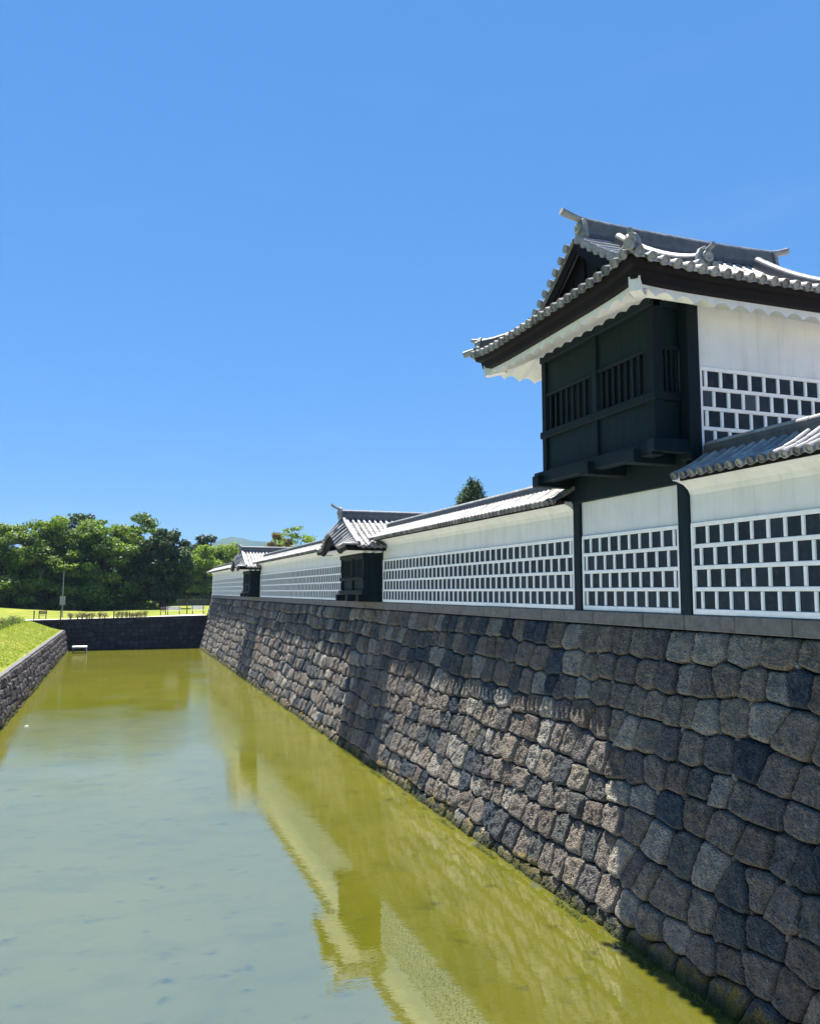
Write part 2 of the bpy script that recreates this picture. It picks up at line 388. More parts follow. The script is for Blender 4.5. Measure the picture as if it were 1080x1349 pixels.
    # small wedging chips between the big stones
    for (a, b) in corners:
        if not (v0+.1 < b < v1-.25 and u0 < a < u1): continue
        r = rng.uniform(.035, .085); n = 6; vs = []; sd = rng.random()*50
        an = rng.random()*3; asp = rng.uniform(.6, 1)
        for (sc, dd) in ((1, -.12), (1, -.03), (.7, .0)):
            for q in range(n):
                t = 2*math.pi*q/n; rr = r*sc*(1+.9*noise.noise((math.cos(t)*1.3+sd, math.sin(t)*1.3, 0)))
                x, y = rr*math.cos(t), rr*math.sin(t)*asp
                vs.append(surf(a+x*math.cos(an)-y*math.sin(an), b+x*math.sin(an)+y*math.cos(an), dd))
        vs.append(surf(a, b, .005)); fs = []
        for q2 in range(2):
            for q in range(n): fs.append((q2*n+q, q2*n+(q+1) % n, (q2+1)*n+(q+1) % n, (q2+1)*n+q))
        for q in range(n): fs.append((2*n+q, 2*n+(q+1) % n, 3*n))
        mb.add(vs, fs, rng.choice((.97, .78, .4, .1)))

# right-hand rampart: battered face, top at x=10, foot at x=8.6
ZT = -.72; YE = 94.0
def face_x(z):
    d = (ZT-z)/(ZT-WZ); return 10.0-1.40*(.80*d+.20*d*d)
def surf_right(u, v, dep):
    x = face_x(v); return (x-dep*.97, u, v+dep*.24)
root = empty('stone_rampart', (10.5, 40, WZ), 'tall battered rampart of fitted grey stones rising from the right side of the moat', 'stone wall')
mb = MB()
masonry(mb, -1, 32, -7.0, ZT, .56, .60, surf_right, res=lambda u: (44, 10) if u > 6 else (24, 5), rng=random.Random(11), rough=.022, bulge=.05, tilt=.075, chips=.16,
        paleband=lambda u, v: v > -2.6 and (30.5 < u or 8 < u < 16))
mb.build('stone_facing', M['stone'], root, True)
mb = MB()
masonry(mb, 32, YE, -7.0, ZT, .56, .60, surf_right, res=lambda u: (22, 5) if u < 60 else (16, 4), rng=random.Random(12), rough=.026, bulge=.09, tilt=.075,
        paleband=lambda u, v: (v > -3.4) and (32 < u < 35 or 60.5 < u < 64.5))
mb.build('stone_facing', M['stone'], root, True)
mb = MB()   # quoins of the far corner and the core behind the facing
mb.add([(face_x(-7.2)+.21, -1.2, -7.2), (face_x(-7.2)+.21, YE-.05, -7.2), (10.21, YE-.05, ZT-.01), (10.21, -1.2, ZT-.01)], [(0, 1, 2, 3)])
mb.add([(8.4, YE, -7.2), (14, YE, -7.2), (14, YE, ZT), (10.1, YE, ZT)], [(0, 1, 2, 3)])
mb.build('core', M['gap'], root)
def surf_end(u, v, dep): return (face_x(v)+u, YE+dep+.0, v)
mb = MB(); y = -1
rr = random.Random(5)
while y < YE:
    L_ = min(rr.uniform(1.1, 1.9), YE-y)
    mb.bbox(9.93+rr.uniform(-.008, .008), 10.75, y+.003, y+L_-.003, ZT+.004, -.43+rr.uniform(-.006, .004), .018, rr.random()); y += L_
mb.build('coping', M['coping'], root)

# submerged toe stones at the foot of the rampart
tc = 0
rr = random.Random(21); y = 7.5
toe = empty('toe_stones', (8.3, 20, WZ), 'mossy green footing stones lying at the waterline along the rampart', 'rocks')
mb = MB()
def blob(mb, c, r, sd, tone, seg=9):
    vs = []; fs = []
    rows_ = 6
    for i in range(rows_+1):
        ph = math.pi*i/rows_
        for j in range(seg):
            th = 2*math.pi*j/seg; d = Vector((math.sin(ph)*math.cos(th), math.sin(ph)*math.sin(th), math.cos(ph)))
            k = 1+.35*noise.noise(d*1.4+Vector((sd, 0, 0)))+.12*noise.noise(d*4+Vector((sd, 3, 0)))
            # squarish
            mx = max(abs(d.x), abs(d.y), abs(d.z)); k *= (1/mx)**.55
            vs.append((c[0]+d.x*r[0]*k, c[1]+d.y*r[1]*k, c[2]+d.z*r[2]*k))
    for i in range(rows_):
        for j in range(seg):
            a = i*seg+j; b = i*seg+(j+1) % seg; fs.append((a, a+seg, b+seg, b))
    mb.add(vs, fs, tone)
while y < 92:
    w_ = rr.uniform(.28, .5)
    for kx in range(2):
        zt = WZ-.04-kx*.16-rr.uniform(0, .16)
        blob(mb, (8.42-kx*.50+rr.uniform(-.10, .10), y+w_+rr.uniform(-.1, .1), zt-.12), (rr.uniform(.2, .32), w_, .17), rr.random()*99, rr.random())
    y += w_*2.0
M['moss'] = simple('mossy_stone', (.012, .02, .003), (.07, .08, .012), 5, .9, .6, .02)
mb.build('stones', M['moss'], toe, True)
tag(toe, kind='stuff')

# ------------------------------------------------------------------ moat water, bed, ground
mb = MB(); mb.add([(-6.2, -60, WZ), (9.6, -60, WZ), (9.6, YE, WZ), (-6.2, YE, WZ)], [(0, 1, 2, 3)])
tag(mb.build('moat_water', M['water']), kind='structure')
mb = MB(); mb.add([(-7, -60, -7.0), (12, -60, -7.0), (12, YE+1, -7.0), (-7, YE+1, -7.0)], [(0, 1, 2, 3)])
tag(mb.build('moat_bed', M['bed']), kind='structure')
DY = 92.6
def gz(x): return -2.87+.02*max(-10, min(12, x))
def grid_mesh(mb, xs, ys, zf):
    n = len(xs); o = []
    for y in ys:
        for x in xs: o.append((x, y, zf(x, y)))
    fs = [(j*n+i, j*n+i+1, (j+1)*n+i+1, (j+1)*n+i) for j in range(len(ys)-1) for i in range(n-1)]
    mb.add(o, fs)
def und(x, y, a): return a*(noise.noise((x*.35, y*.35, 0))+.5*noise.noise((x*1.1, y*1.1, 5)))
def bank(x, y):
    if x > -5.36: return -4.02+.0*y
    if x > -8.4:
        t = (-5.36-x)/3.04; t2 = t*t*(3-2*t)*.5+t*.5
        return -4.0+t2*(4.0+gz(-9))+und(x, y, .05)*min(1, t*4)*min(1, (1-t)*3+.2)
    return gz(x)+(und(x, y, .03) if x < -9 else 0)
mb = MB()
xs = [-3000, -800, -200, -80, -45, -30, -22, -17, -14, -12, -11, -10, -9.2, -8.7, -8.4]+[-8.4+.19*i for i in range(1, 16)]+[-5.36, -5.30]
ys = [-300, -60, -20, 0, 15]+[15+1.0*i for i in range(1, 78)]+[DY]
grid_mesh(mb, xs, ys, bank)
tag(mb.build('grass_bank', M['grass'], None, True), kind='structure')
mb = MB()
def lawn(x, y):
    b_ = 0
    if y > DY+.5: b_ = und(x*.5, y*.5, .12)
    mound = .9*math.exp(-((x+17)/8)**2-((y-124)/7)**2)
    return gz(x)+b_*.7+mound
xs = [-3000, -900, -300, -120]+list(range(-80, 81, 4))+[120, 300, 900, 3000]
ys = [DY, DY+.4]+[DY+3+3*i for i in range(0, 25)]+[190, 260, 400, 800, 1500, 5000]
grid_mesh(mb, xs, ys, lawn)
tag(mb.build('far_lawn', M['grass'], None, True), kind='structure')
mb = MB(); grid_mesh(mb, [10.7, 40, 200, 3000], [-300, 0, 50, YE-.2], lambda x, y: -.6)
mb.add([(14, YE-.2, -3.5), (3000, YE-.2, -3.5), (3000, YE-.2, -.6), (14, YE-.2, -.6)], [(0, 1, 2, 3)])
tag(mb.build('castle_ground', M['earth']), kind='structure')
mb = MB(); grid_mesh(mb, [-9.0, -6, -3, 0, 3, 6, 9.2], [DY-.06, DY+1, DY+2.0, DY+3.0], lambda x, y: lawn(x, y)+.05 + (.02 if y < DY+2 else .0))
tag(mb.build('dam_path', M['path'], None), kind='structure')

# left bank retaining wall
def surf_left(u, v, dep): return (-5.12+(-4.07-v)*.17+dep*.98, u, v+dep*.17)
lw = empty('retaining_wall', (-5.0, 50, WZ), 'low purplish grey stone retaining wall below the grassy left bank', 'stone wall')
mb = MB(); masonry(mb, 20, DY, -7.0, -4.07, .52, .52, surf_left, res=lambda u: (20, 5) if u < 60 else (14, 4), rng=random.Random(33), rough=.03, bulge=.13, gap=.02)
mb.build('stone_facing', M['stone_left'], lw, True)
mb = MB(); mb.add([(-4.72, 19, -7.0), (-4.72, DY, -7.0), (-5.22, DY, -4.08), (-5.22, 19, -4.08)], [(3, 2, 1, 0)]); mb.build('core', M['gap'], lw)
mb = MB(); y = 19
while y < DY:
    mb.bbox(-5.34, -5.06+random.uniform(-.02, .02), y+.005, min(DY, y+1.6)-.005, -4.25, -4.0+random.uniform(-.01, .01), .02, random.random()); y += 1.6
mb.build('coping', M['coping'], lw)
# dam wall closing the moat
def surf_dam(u, v, dep): return (u, DY-.05-dep-(gz(0)-v)*.05, v)
dw = empty('dam_wall', (2, DY, WZ), 'dark shaded stone dam wall closing the far end of the moat', 'stone wall')
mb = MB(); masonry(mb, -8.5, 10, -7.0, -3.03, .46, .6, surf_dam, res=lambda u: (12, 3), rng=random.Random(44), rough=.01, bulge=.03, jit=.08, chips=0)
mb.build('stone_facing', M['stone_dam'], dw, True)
mb = MB(); mb.box(-8.6, 10, DY-.02, DY+.1, -7, -2.98); mb.build('core', M['gap'], dw)
mb = MB()
x = -8.8
while x < 9.6:
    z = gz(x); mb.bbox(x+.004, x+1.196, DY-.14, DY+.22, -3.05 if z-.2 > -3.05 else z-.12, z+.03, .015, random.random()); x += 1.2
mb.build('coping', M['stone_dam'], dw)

# ------------------------------------------------------------------ roof tiles
def tile_slope(mb, P, ss, tmax, pitch_len=.27, r=.068, cap=True, sheet=None, r_end=None):
    """P(s,t): point on the roof, t metres up from the eave; ss: cover tile positions; tmax(s)"""
    for s in ss:
        T = tmax(s)
        if T < .12: continue
        n = max(1, round(T/pitch_len)); dt = T/n
        for i in range(n):
            t0, t1 = i*dt-.02, (i+1)*dt
            a, b = Vector(P(s, t0)), Vector(P(s, t1)); tn = min(1, max(0, random.gauss(.5, .22)))
            e = .02; sd = (Vector(P(s+e, t0))-Vector(P(s-e, t0))).normalized(); ax = (b-a).normalized(); nn = sd.cross(ax)
            if nn.z < 0: nn = -nn
            vs = []
            for p, q in ((a, r), (b, r*.88)):
                for k in range(9):
                    th = math.pi*(k-0.8)/(8-1.6); vs.append(p+sd*(q*math.cos(th))+nn*(q*math.sin(th)*1.0+.012))
            fs = [(k, k+1, 10+k, 9+k) for k in range(8)]
            if i == 0: fs.append(tuple(range(8, -1, -1)))
            mb.add(vs, fs, tn)
        if cap:   # round eave-end tile, a rimmed disc
            a = Vector(P(s, -.02)); sd = (Vector(P(s+.02, 0))-Vector(P(s-.02, 0))).normalized(); ax = (Vector(P(s, .2))-a).normalized(); nn = sd.cross(ax)
            if nn.z < 0: nn = -nn
            R = r_end or r*1.12; m = 14; c = a+nn*.0; vs = []
            for q, d in ((R, .03), (R, -.035), (R*.78, -.035), (R*.74, -.015), (0.001, -.02)):
                for k in range(m):
                    th = 2*math.pi*k/m; vs.append(c+sd*(q*math.cos(th))+nn*(q*math.sin(th))+ax*d)
            fs = [(q*m+k, q*m+(k+1) % m, (q+1)*m+(k+1) % m, (q+1)*m+k) for q in range(4) for k in range(m)]
            mb.add(vs, fs, random.uniform(.1, .4))
def pan_sheet(mb, P, s0, s1, tmax, pitch, pitch_len=.27, drop=.018, thick=.05):
    """dished pan tiles between the covers, overlapped course by course, plus the drip edge"""
    n = max(1, round((s1-s0)/pitch)); ds = (s1-s0)/n
    for i in range(n):
        a, b = s0+i*ds, s0+(i+1)*ds; T = max(tmax(a), tmax(b)); Tm = [min(T, max(.0, tmax(a))), min(T, max(.0, tmax((a+b)/2))), min(T, max(.0, tmax(b)))]
        if max(Tm) < .05: continue
        m = max(1, round(T/pitch_len)); tn = random.random()
        for j in range(m):
            tn = min(1, max(0, random.gauss(.42, .2))); vs = []
            for t, up in ((j/m, drop), ((j+1)/m, 0)):
                for q, s in enumerate((a, (a+b)/2, b)):
                    p = P(s, t*Tm[q]); vs.append((p[0], p[1], p[2]+up-(.02 if q == 1 else 0)))
            for q, s in enumerate((a, (a+b)/2, b)):
                p = P(s, j/m*Tm[q]); vs.append((p[0], p[1], p[2]-(thick if j == 0 else .004)-(.02 if q == 1 else 0)))
            mb.add(vs, [(0, 1, 4, 3), (1, 2, 5, 4), (6, 7, 1, 0), (7, 8, 2, 1)], tn)
def ridge(mb, pts, w=.26, h=.26, r=.075, courses=3, ends=True):
    """stacked ridge: flat courses stepping in, a round tile on top"""
    pts = [Vector(p) for p in pts]
    for c in range(courses):
        z0 = h*c/courses; z1 = h*(c+1)/courses-.008; ww = w/2*(1-.10*c)
        sec = [(-ww, z0), (ww, z0), (ww, z1-.0), (ww-.015, z1), (-ww+.015, z1), (-ww, z1)]
        mb.sweep(pts, sec, tone=random.uniform(.0, .12))  # side courses toned darker: their shade is put into the colour
        ww2 = ww-.02; mb.sweep(pts, [(-ww2, z1-.02), (ww2, z1-.02), (ww2, z1+.012), (-ww2, z1+.012)], tone=.1)
    sec = [(r*1.25*math.cos(math.pi*k/8), h+r*1.1*math.sin(math.pi*k/8)) for k in range(9)]
    # top cover tiles, one by one
    d = 0; L = sum((pts[i+1]-pts[i]).length for i in range(len(pts)-1)); n = max(1, round(L/.3))
    def at(t):
        t *= L
        for i in range(len(pts)-1):
            l = (pts[i+1]-pts[i]).length
            if t <= l or i == len(pts)-2: return pts[i]+(pts[i+1]-pts[i])*(t/l)
            t -= l
    for i in range(n):
        mb.sweep([at(i/n)-(at((i+.5)/n)-at(i/n))*.1, at((i+1)/n)], [sec, [(a*.9, h+(b-h)*.9) for a, b in sec]], tone=random.uniform(.35, .75))
def horn(mb, p, d, length=.55, rise=.2, r=.055):
    """upturned round end tile projecting from a ridge end"""
    p = Vector(p); d = Vector(d).normalized(); pts = []
    for i in range(7):
        t = i/6; pts.append(p+d*(length*t)+Vector((0, 0, rise*t*t)))
    n = 10
    mb.tube(pts, [r*.75+.25*r*i/6 for i in range(7)], 10, .35)
def onigawara(mb, p, d, w=.34, h=.42):
    """end ornament: shouldered plate with a round boss, facing d"""
    p = Vector(p); d = Vector(d).normalized(); sd = d.cross(Vector((0, 0, 1))).normalized()
    out = [(-.5, 0), (-.62, .12), (-.5, .3), (-.46, .6), (-.3, .86), (0, 1), (.3, .86), (.46, .6), (.5, .3), (.62, .12), (.5, 0)]
    vs = []
    for dep, sc in ((0, 1), (.07, 1), (.10, .8)):
        for a, b in out: vs.append(p+sd*(a*w*sc)+Vector((0, 0, (b-.45)*h*sc+.45*h))+d*dep)
    n = len(out); fs = [tuple(range(n-1, -1, -1)), tuple(2*n+k for k in range(n))]
    for q in range(2):
        for k in range(n): fs.append((q*n+k, q*n+(k+1) % n, (q+1)*n+(k+1) % n, (q+1)*n+k))
    mb.add(vs, fs, .3)
    c = p+Vector((0, 0, .5*h))+d*.1; vs = []
    for q, dd in ((.3*w, 0), (.3*w, .05), (.2*w, .07), (.001, .03)):
        for k in range(12):
            th = 2*math.pi*k/12; vs.append(c+sd*(q*math.cos(th))+Vector((0, 0, q*math.sin(th)))+d*dd)
    mb.add(vs, [(q*12+k, q*12+(k+1) % 12, (q+1)*12+(k+1) % 12, (q+1)*12+k) for q in range(3) for k in range(12)], .45)
def arange(a, b, st):
    n = max(1, round((b-a)/st)); return [a+(b-a)*(i+.5)/n for i in range(n)]

# ------------------------------------------------------------------ slate tile and lime joint grid
def tile_grid(parent, P, s0, s1, z0, z1, rows=4, pitch=.365, jw=.085, label=None):
    """P(s, z, depth)"""
    rh = (z1-z0-.04)/rows; mt = MB(); mj = MB(); rr = random.Random(int(s0*97)+5)
    def slab(mb, a, b, c, d, t0, t1, ch, tone=None):
        vs = [P(a, c, t0), P(b, c, t0), P(b, d, t0), P(a, d, t0), P(a+ch, c+ch, t1), P(b-ch, c+ch, t1), P(b-ch, d-ch, t1), P(a+ch, d-ch, t1)]
        mb.add(vs, [(4, 5, 6, 7), (0, 1, 5, 4), (1, 2, 6, 5), (2, 3, 7, 6), (3, 0, 4, 7)], tone)
    for r in range(rows):
        a0, a1 = z0+.04+r*rh, z0+.04+(r+1)*rh
        x = s0-(pitch/2 if r % 2 else 0)-.02
        while x < s1:
            l, h_ = max(s0+.03, x), min(s1-.03, x+pitch)
            if h_-l > .03:
                slab(mt, l, h_, a0+jw/2-.02, a1-jw/2+.02, .0, .012, .004, min(1, max(0, rr.gauss(.4, .25))))
            if x > s0+.05: slab(mj, x-jw/2+rr.uniform(-.004, .004), x+jw/2, a0+jw/2-.006, a1-jw/2+.006, .004, .034, .014)
            x += pitch
    for r in range(rows+1):
        zc = z0+.04+r*rh; hw = jw/2
        n = max(1, int((s1-s0)/3))
        for i in range(n):
            slab(mj, s0+(s1-s0)*i/n-(.0 if i == 0 else .01), s0+(s1-s0)*(i+1)/n, zc-(hw if r else .075), zc+hw, .003, .036+.0006*(i % 2), .013)
    for e in (s0, s1-.07): slab(mj, e, e+.07, z0-.03, z1, .005, .0385, .012)
    mt.build('slate_tiles', M['namako'], parent); mj.build('lime_joints', M['joint'], parent)

# ------------------------------------------------------------------ plaster wall sections along the rampart
EX, EZ = 9.38, 2.075      # eave edge
def wall_profile_P(s, t):            # front slope of the wall roof
    L_ = .72; u = t/L_
    return (EX+.72*u, s, EZ+.40*u-.03*math.sin(math.pi*u))
def wall_back_P(s, t):
    p = wall_profile_P(s, t); return (20.44-p[0]-.07*(1-t/.72), p[1], p[2])
def wall_section(y0, y1, label, cut0=0, cut1=0, eave0=None, eave1=None, group='tile-roofed plaster walls along the rampart', gy0=None, gy1=None):
    root = empty('plaster_wall', (10.22, (y0+y1)/2, -.43), label, 'wall', group)
    mb = MB()
    # plaster body with a coved top below the eave
    sec = [(10.0, -.43), (10.0, 1.78), (9.96, 1.88), (9.86, 1.97), (9.70, 2.03), (9.62, 2.035), (9.62, 2.08), (10.82, 2.08), (10.82, 2.035), (10.44, 1.78), (10.44, -.43)]
    n = max(2, int((y1-y0)/1.0)); m = len(sec); vs = []
    for i in range(n+1):
        y = y0+(y1-y0)*i/n
        for q, (x, z) in enumerate(sec): vs.append((x+(.006*noise.noise((y*.7, z, 0)) if 0 < q < 4 else 0), y, z))
    fs = [(i*m+j, i*m+(j+1) % m, (i+1)*m+(j+1) % m, (i+1)*m+j) for i in range(n) for j in range(m)]+[tuple(range(m-1, -1, -1)), tuple(n*m+j for j in range(m))]
    mb.add(vs, fs); mb.build('plaster_body', M['plaster'], root)
    tile_grid(root, lambda s, z, d: (10.0-d, s, z), gy0 or y0+.02, gy1 or y1-.02, -.395, 1.22)
    e0 = y0 if eave0 is None else eave0; e1 = y1 if eave1 is None else eave1
    mb = MB(); ss = arange(e0, e1, .235)
    near = (y0 < 36)
    tile_slope(mb, wall_profile_P, ss, lambda s: .72, r=.066, pitch_len=.24 if near else .72, cap=True)
    pan_sheet(mb, wall_profile_P, e0, e1, lambda s: .72, .235, .24 if near else .36)
    tile_slope(mb, wall_back_P, ss, lambda s: .72, r=.066, pitch_len=.72, cap=False)
    pan_sheet(mb, wall_back_P, e0, e1, lambda s: .72, .47, .72)
    rf = mb.build('tiled_roof', M['roof'], root)
    for a_, b_ in ((9.56, 9.615), (10.825, 10.88)):
        mb = MB(); mb.box(a_, b_, e0, e1, 2.0, 2.075, .3); mb.build('eave_board', M['fascia'], root)
    mb = MB(); k = max(2, int((e1-e0)/4))
    ridge(mb, [(10.22, e0+(e1-e0)*i/k, 2.45) for i in range(k+1)], .27, .24, .072); mb.build('roof_ridge', M['roof'], rf)
    return root
wall_section(-1, 12.42, 'nearest plaster wall length with slate grid and low tiled roof, right of the corner turret', eave1=12.14)
wall_section(16.5, 31.1, 'plaster wall length with slate grid between the corner turret and nearer dark bay', eave0=16.3, eave1=31.0)
wall_section(35.1, 60.9, 'long foreshortened plaster wall length between the two small dark bays', eave0=35.5, eave1=60.6)
wall_section(64.9, 93.6, 'farthest plaster wall length beyond the smaller bay, ending at the rampart corner', eave0=65.3, eave1=94.2)

# ------------------------------------------------------------------ corner turret
T = empty('corner_turret', (11.9, 14.4, -.43), 'tall white plaster corner turret with dark projecting lattice bay and curved tiled roof', 'turret')
# panel below the bay, on the rampart
mb = MB()
mb.box(10.02, 13.9, 12.42, 16.5, -.43, 2.6); mb.box(10.02, 13.88, 12.25, 16.62, 2.605, 5.66)
mb.build('plaster_walls', M['plaster'], T)
tile_grid(T, lambda s, z, d: (10.02-d, s, z), 12.76, 16.2, -.395, 1.22)
tile_grid(T, lambda s, z, d: (s, 12.25-d, z), 10.14, 13.86, 2.62, 4.18, rows=4, pitch=.345)
W = M['wood']
def wpart(name, bxs, m=W, parent=T, c=.012):
    mb = MB()
    for b in bxs: mb.bbox(*b, c, random.random())
    return mb.build(name, m, parent)
wpart('wall_post', [(9.95, 10.3, 12.43, 12.74, -.43, 2.62)]); wpart('wall_post', [(9.95, 10.3, 16.22, 16.5, -.43, 2.62)])
wpart('lintel_beam', [(9.93, 10.3, 12.4, 16.52, 2.03, 2.66)])
wpart('corner_post', [(9.86, 10.13, 12.18, 12.44, 2.43, 5.64)])
wpart('corner_post', [(9.86, 10.13, 16.45, 16.70, 2.43, 5.64)])
wpart('head_beam', [(9.24, 9.46, 12.42, 16.7, 5.36, 5.64), (9.3, 9.9, 12.42, 12.58, 5.36, 5.64)])
# cantilever beams under the bay
for (a, b) in ((12.72, 13.0), (14.32, 14.62), (16.42, 16.70)):
    wpart('floor_beam', [(9.0, 9.97, a, b, 2.40, 2.66)])
wpart('sill_beam', [(9.14, 9.40, 12.36, 16.86, 2.50, 2.76)])
wpart('sill_beam', [(9.10, 9.86, 12.24, 12.46, 2.56, 2.80)])
# bay: near corner post, middle post, far post (front face x = 9.3)
FP = [(12.42, 12.66), (14.38, 14.56), (16.52, 16.70)]
for a, b in FP: wpart('bay_post', [(9.285, 9.50, a, b, 2.77, 5.37)])
bay = MB()
for y0, y1 in ((12.66, 14.38), (14.56, 16.52)):
    bay.bbox(9.35, 9.42, y0-.01, y1+.01, 2.77, 3.57, .006); bay.bbox(9.35, 9.42, y0-.01, y1+.01, 4.60, 5.37, .006)
bay.bbox(9.5, 9.96, 12.49, 12.55, 2.81, 3.57, .006); bay.bbox(9.5, 9.96, 12.49, 12.55, 4.60, 5.37, .006)
bay.box(9.42, 9.9, 16.58, 16.64, 2.77, 5.37); bay.box(9.3, 10.0, 12.5, 16.6, 5.38, 5.62); bay.box(9.3, 10.0, 12.6, 16.6, 2.665, 2.76)
bay.build('bay_panels', M['woodpanel'], T)
mb = MB(); mb.box(9.62, 9.66, 12.6, 16.56, 2.8, 5.1); mb.box(9.5, 10.0, 12.64, 12.70, 2.8, 5.1); mb.build('dark_interior', M['bars_dark'], T)
wpart('mid_rail', [(9.25, 9.5, 12.38, 16.74, 3.56, 3.72)]); wpart('mid_rail', [(9.5, 9.88, 12.40, 12.56, 3.56, 3.72)])
for y0, y1 in ((12.66, 14.38), (14.56, 16.52)):
    wf = wpart('lattice_window', [(9.30, 9.40, y0, y1, 4.55, 4.62), (9.33, 9.40, y0, y1, 3.721, 3.76), (9.32, 9.40, y0, y0+.03, 3.73, 4.6), (9.32, 9.40, y1-.03, y1, 3.73, 4.6)])
    n = 8
    mb = MB()
    for i in range(n):
        c_ = y0+(y1-y0)*(i+.5)/n; mb.bbox(9.335, 9.395, c_-.042, c_+.042, 3.75, 4.56, .008, random.random())
    mb.build('lattice_bars', W, wf)
wf = wpart('lattice_window', [(9.5, 9.86, 12.45, 12.53, 4.55, 4.62)])
mb = MB()
for c_ in (9.60, 9.72, 9.82): mb.bbox(c_-.025, c_+.025, 12.47, 12.53, 3.72, 4.56, .006, random.random())
mb.build('lattice_bars', W, wf)
# roof field
RX0, RX1, RY0, RY1 = 7.95, 15.35, 11.2, 17.8; XC, YC = (RX0+RX1)/2, (RY0+RY1)/2; HY = (RY1-RY0)/2
GX0, GX1 = 9.15, RX1-1.2
def hprof(d): t = HY-d; return 7.46-.82*t+.076*t*t
def lift(x, y): u = min(1.05, abs(x-XC)/(XC-RX0)); v = min(1.05, abs(y-YC)/HY); return .17*(u**5)*(v**5)
ZE = 5.60
def zroof(d, x, y): return hprof(d)-hprof(0)+ZE+lift(x, y)
Pn = lambda s, t: (s, RY0+t, zroof(t, s, RY0+t)); Pf = lambda s, t: (s, RY1-t, zroof(t, s, RY1-t))
Pl = lambda s, t: (RX0+t, s, zroof(t, RX0+t, s)); Pr = lambda s, t: (RX1-t, s, zroof(t, RX1-t, s))
def tmx(s):
    e = min(s-RX0, RX1-s)
    return HY-.06 if (9.15 < s < RX1-1.2) else max(0, e)
def tmx_cov(s):
    e = min(s-RX0, RX1-s)
    if 9.85 < s < RX1-1.9: return HY-.06
    return max(0, min(e, 1.25)) if s < 9.85 or s > RX1-1.9 else e
def tmy(s): return max(0, min(s-RY0, RY1-s, 1.3))
mb = MB()
for P in (Pn, Pf):
    tile_slope(mb, P, arange(RX0+.04, RX1-.04, .262), tmx_cov, .26, .078)
    pan_sheet(mb, P, RX0, 9.15, lambda s: min(tmx(s), s-RX0), .15); pan_sheet(mb, P, 9.15, RX1-1.2, lambda s: HY-.03, .262); pan_sheet(mb, P, RX1-1.2, RX1, lambda s: RX1-s, .3)
for P in (Pl, Pr):
    tile_slope(mb, P, arange(RY0+.04, RY1-.04, .262), tmy, .26, .078)
    pan_sheet(mb, P, RY0, RY1, tmy, .262)
# verge tiles lying crosswise on the gable edges
for sgn, xa, xb in ((-1, 8.86, 9.72), (1, RX1-.91, RX1-1.77)):
    for P in (Pn, Pf):
        t = 1.18
        while t < HY-.12:
            a = Vector(P(xa, t)); b = Vector(P(xb, t)); a.z += .06; b.z += .07
            a2 = (a+b)/2
            for p, q in ((a, a2), (a2, b)):
                mb.tube([p, q], [.078, .07], 10, random.uniform(.4, .75))
            d = (a-b).normalized(); mb.tube([a+d*.0, a+d*.05], [.092, .092], 12, .35)
            t += .235
        pts = [Vector(P((xa+.02), tt)) for tt in (1.1, 1.5, 1.9, 2.3, 2.7, 3.1, HY-.02)]
        vs = []
        for p in pts: vs += [p+Vector((0, 0, .02)), Vector((9.16 if sgn < 0 else RX1-1.21, p.y, p.z+.02)), Vector((9.16 if sgn < 0 else RX1-1.21, p.y, p.z-.03)), p+Vector((0, 0, -.03))]
        mb.add(vs, [(i*4+j, i*4+(j+1) % 4, i*4+4+(j+1) % 4, i*4+4+j) for i in range(len(pts)-1) for j in range(4)], .4)
roofT = mb.build('tiled_roof', M['roof'], T)
# ridges
mb = MB()
zr = hprof(HY)-hprof(0)+ZE
rp = [(9.15+(RX1-1.2-9.15)*i/10, YC, zr-.04+.05*abs(i/5-1)**3) for i in range(11)]
ridge(mb, rp, .34, .40, .09, 4)
onigawara(mb, (9.13, YC, zr-.02), (-1, 0, 0), .40, .52); onigawara(mb, (RX1-1.18, YC, zr-.02), (1, 0, 0), .40, .52)
horn(mb, (9.45, YC, zr+.42), (-1, 0, 0), .85, .15, .082); horn(mb, (RX1-1.4, YC, zr+.42), (1, 0, 0), .75, .15, .082)
mb.build('main_ridge', M['roof'], roofT)
for xk in (9.80, RX1-1.85):
    for P, sg in ((Pn, -1), (Pf, 1)):
        mb = MB(); pts = []
        for i in range(9):
            t = HY-.2-(HY-.2-.42)*i/8; p = Vector(P(xk, t)); p.z += .02+.05*max(0, (i-5)/3)**2; pts.append(p)
        ridge(mb, pts, .26, .22, .075, 2)
        e = pts[-1]; onigawara(mb, e+Vector((0, sg*.02, .0)), (0, sg, -.15), .36, .42)
        horn(mb, e+Vector((0, -sg*.1, .30)), (0, sg, -.12), .42, .11, .05)
        for dx in (-.16, .16): mb.tube([e+Vector((dx, -sg*.25, .1)), e+Vector((dx, sg*.16, .04))], .075, 12, .5)
        mb.build('descending_ridge', M['roof'], roofT)
for cx_, cy_ in ((RX0, RY0), (RX0, RY1), (RX1, RY0), (RX1, RY1)):
    sx = 1 if cx_ == RX0 else -1; sy = 1 if cy_ == RY0 else -1
    mb = MB(); pts = []
    for i in range(7):
        d = 1.25-1.03*i/6; x, y = cx_+sx*d, cy_+sy*d; pts.append((x, y, zroof(d, x, y)+.04+.04*(i/6)**3))
    ridge(mb, pts, .24, .20, .07, 2); e = Vector(pts[-1]); dd = Vector((-sx, -sy, -.1))
    onigawara(mb, e+dd*.01, dd, .30, .33)
    horn(mb, e-dd*.1+Vector((0, 0, .24)), dd, .42, .05, .05)
    mb.tube([e+dd*.12+Vector((0, 0, .02)), e+dd*.34+Vector((0, 0, -.02))], .08, 12, .4)
    mb.build('hip_ridge', M['roof'], roofT)
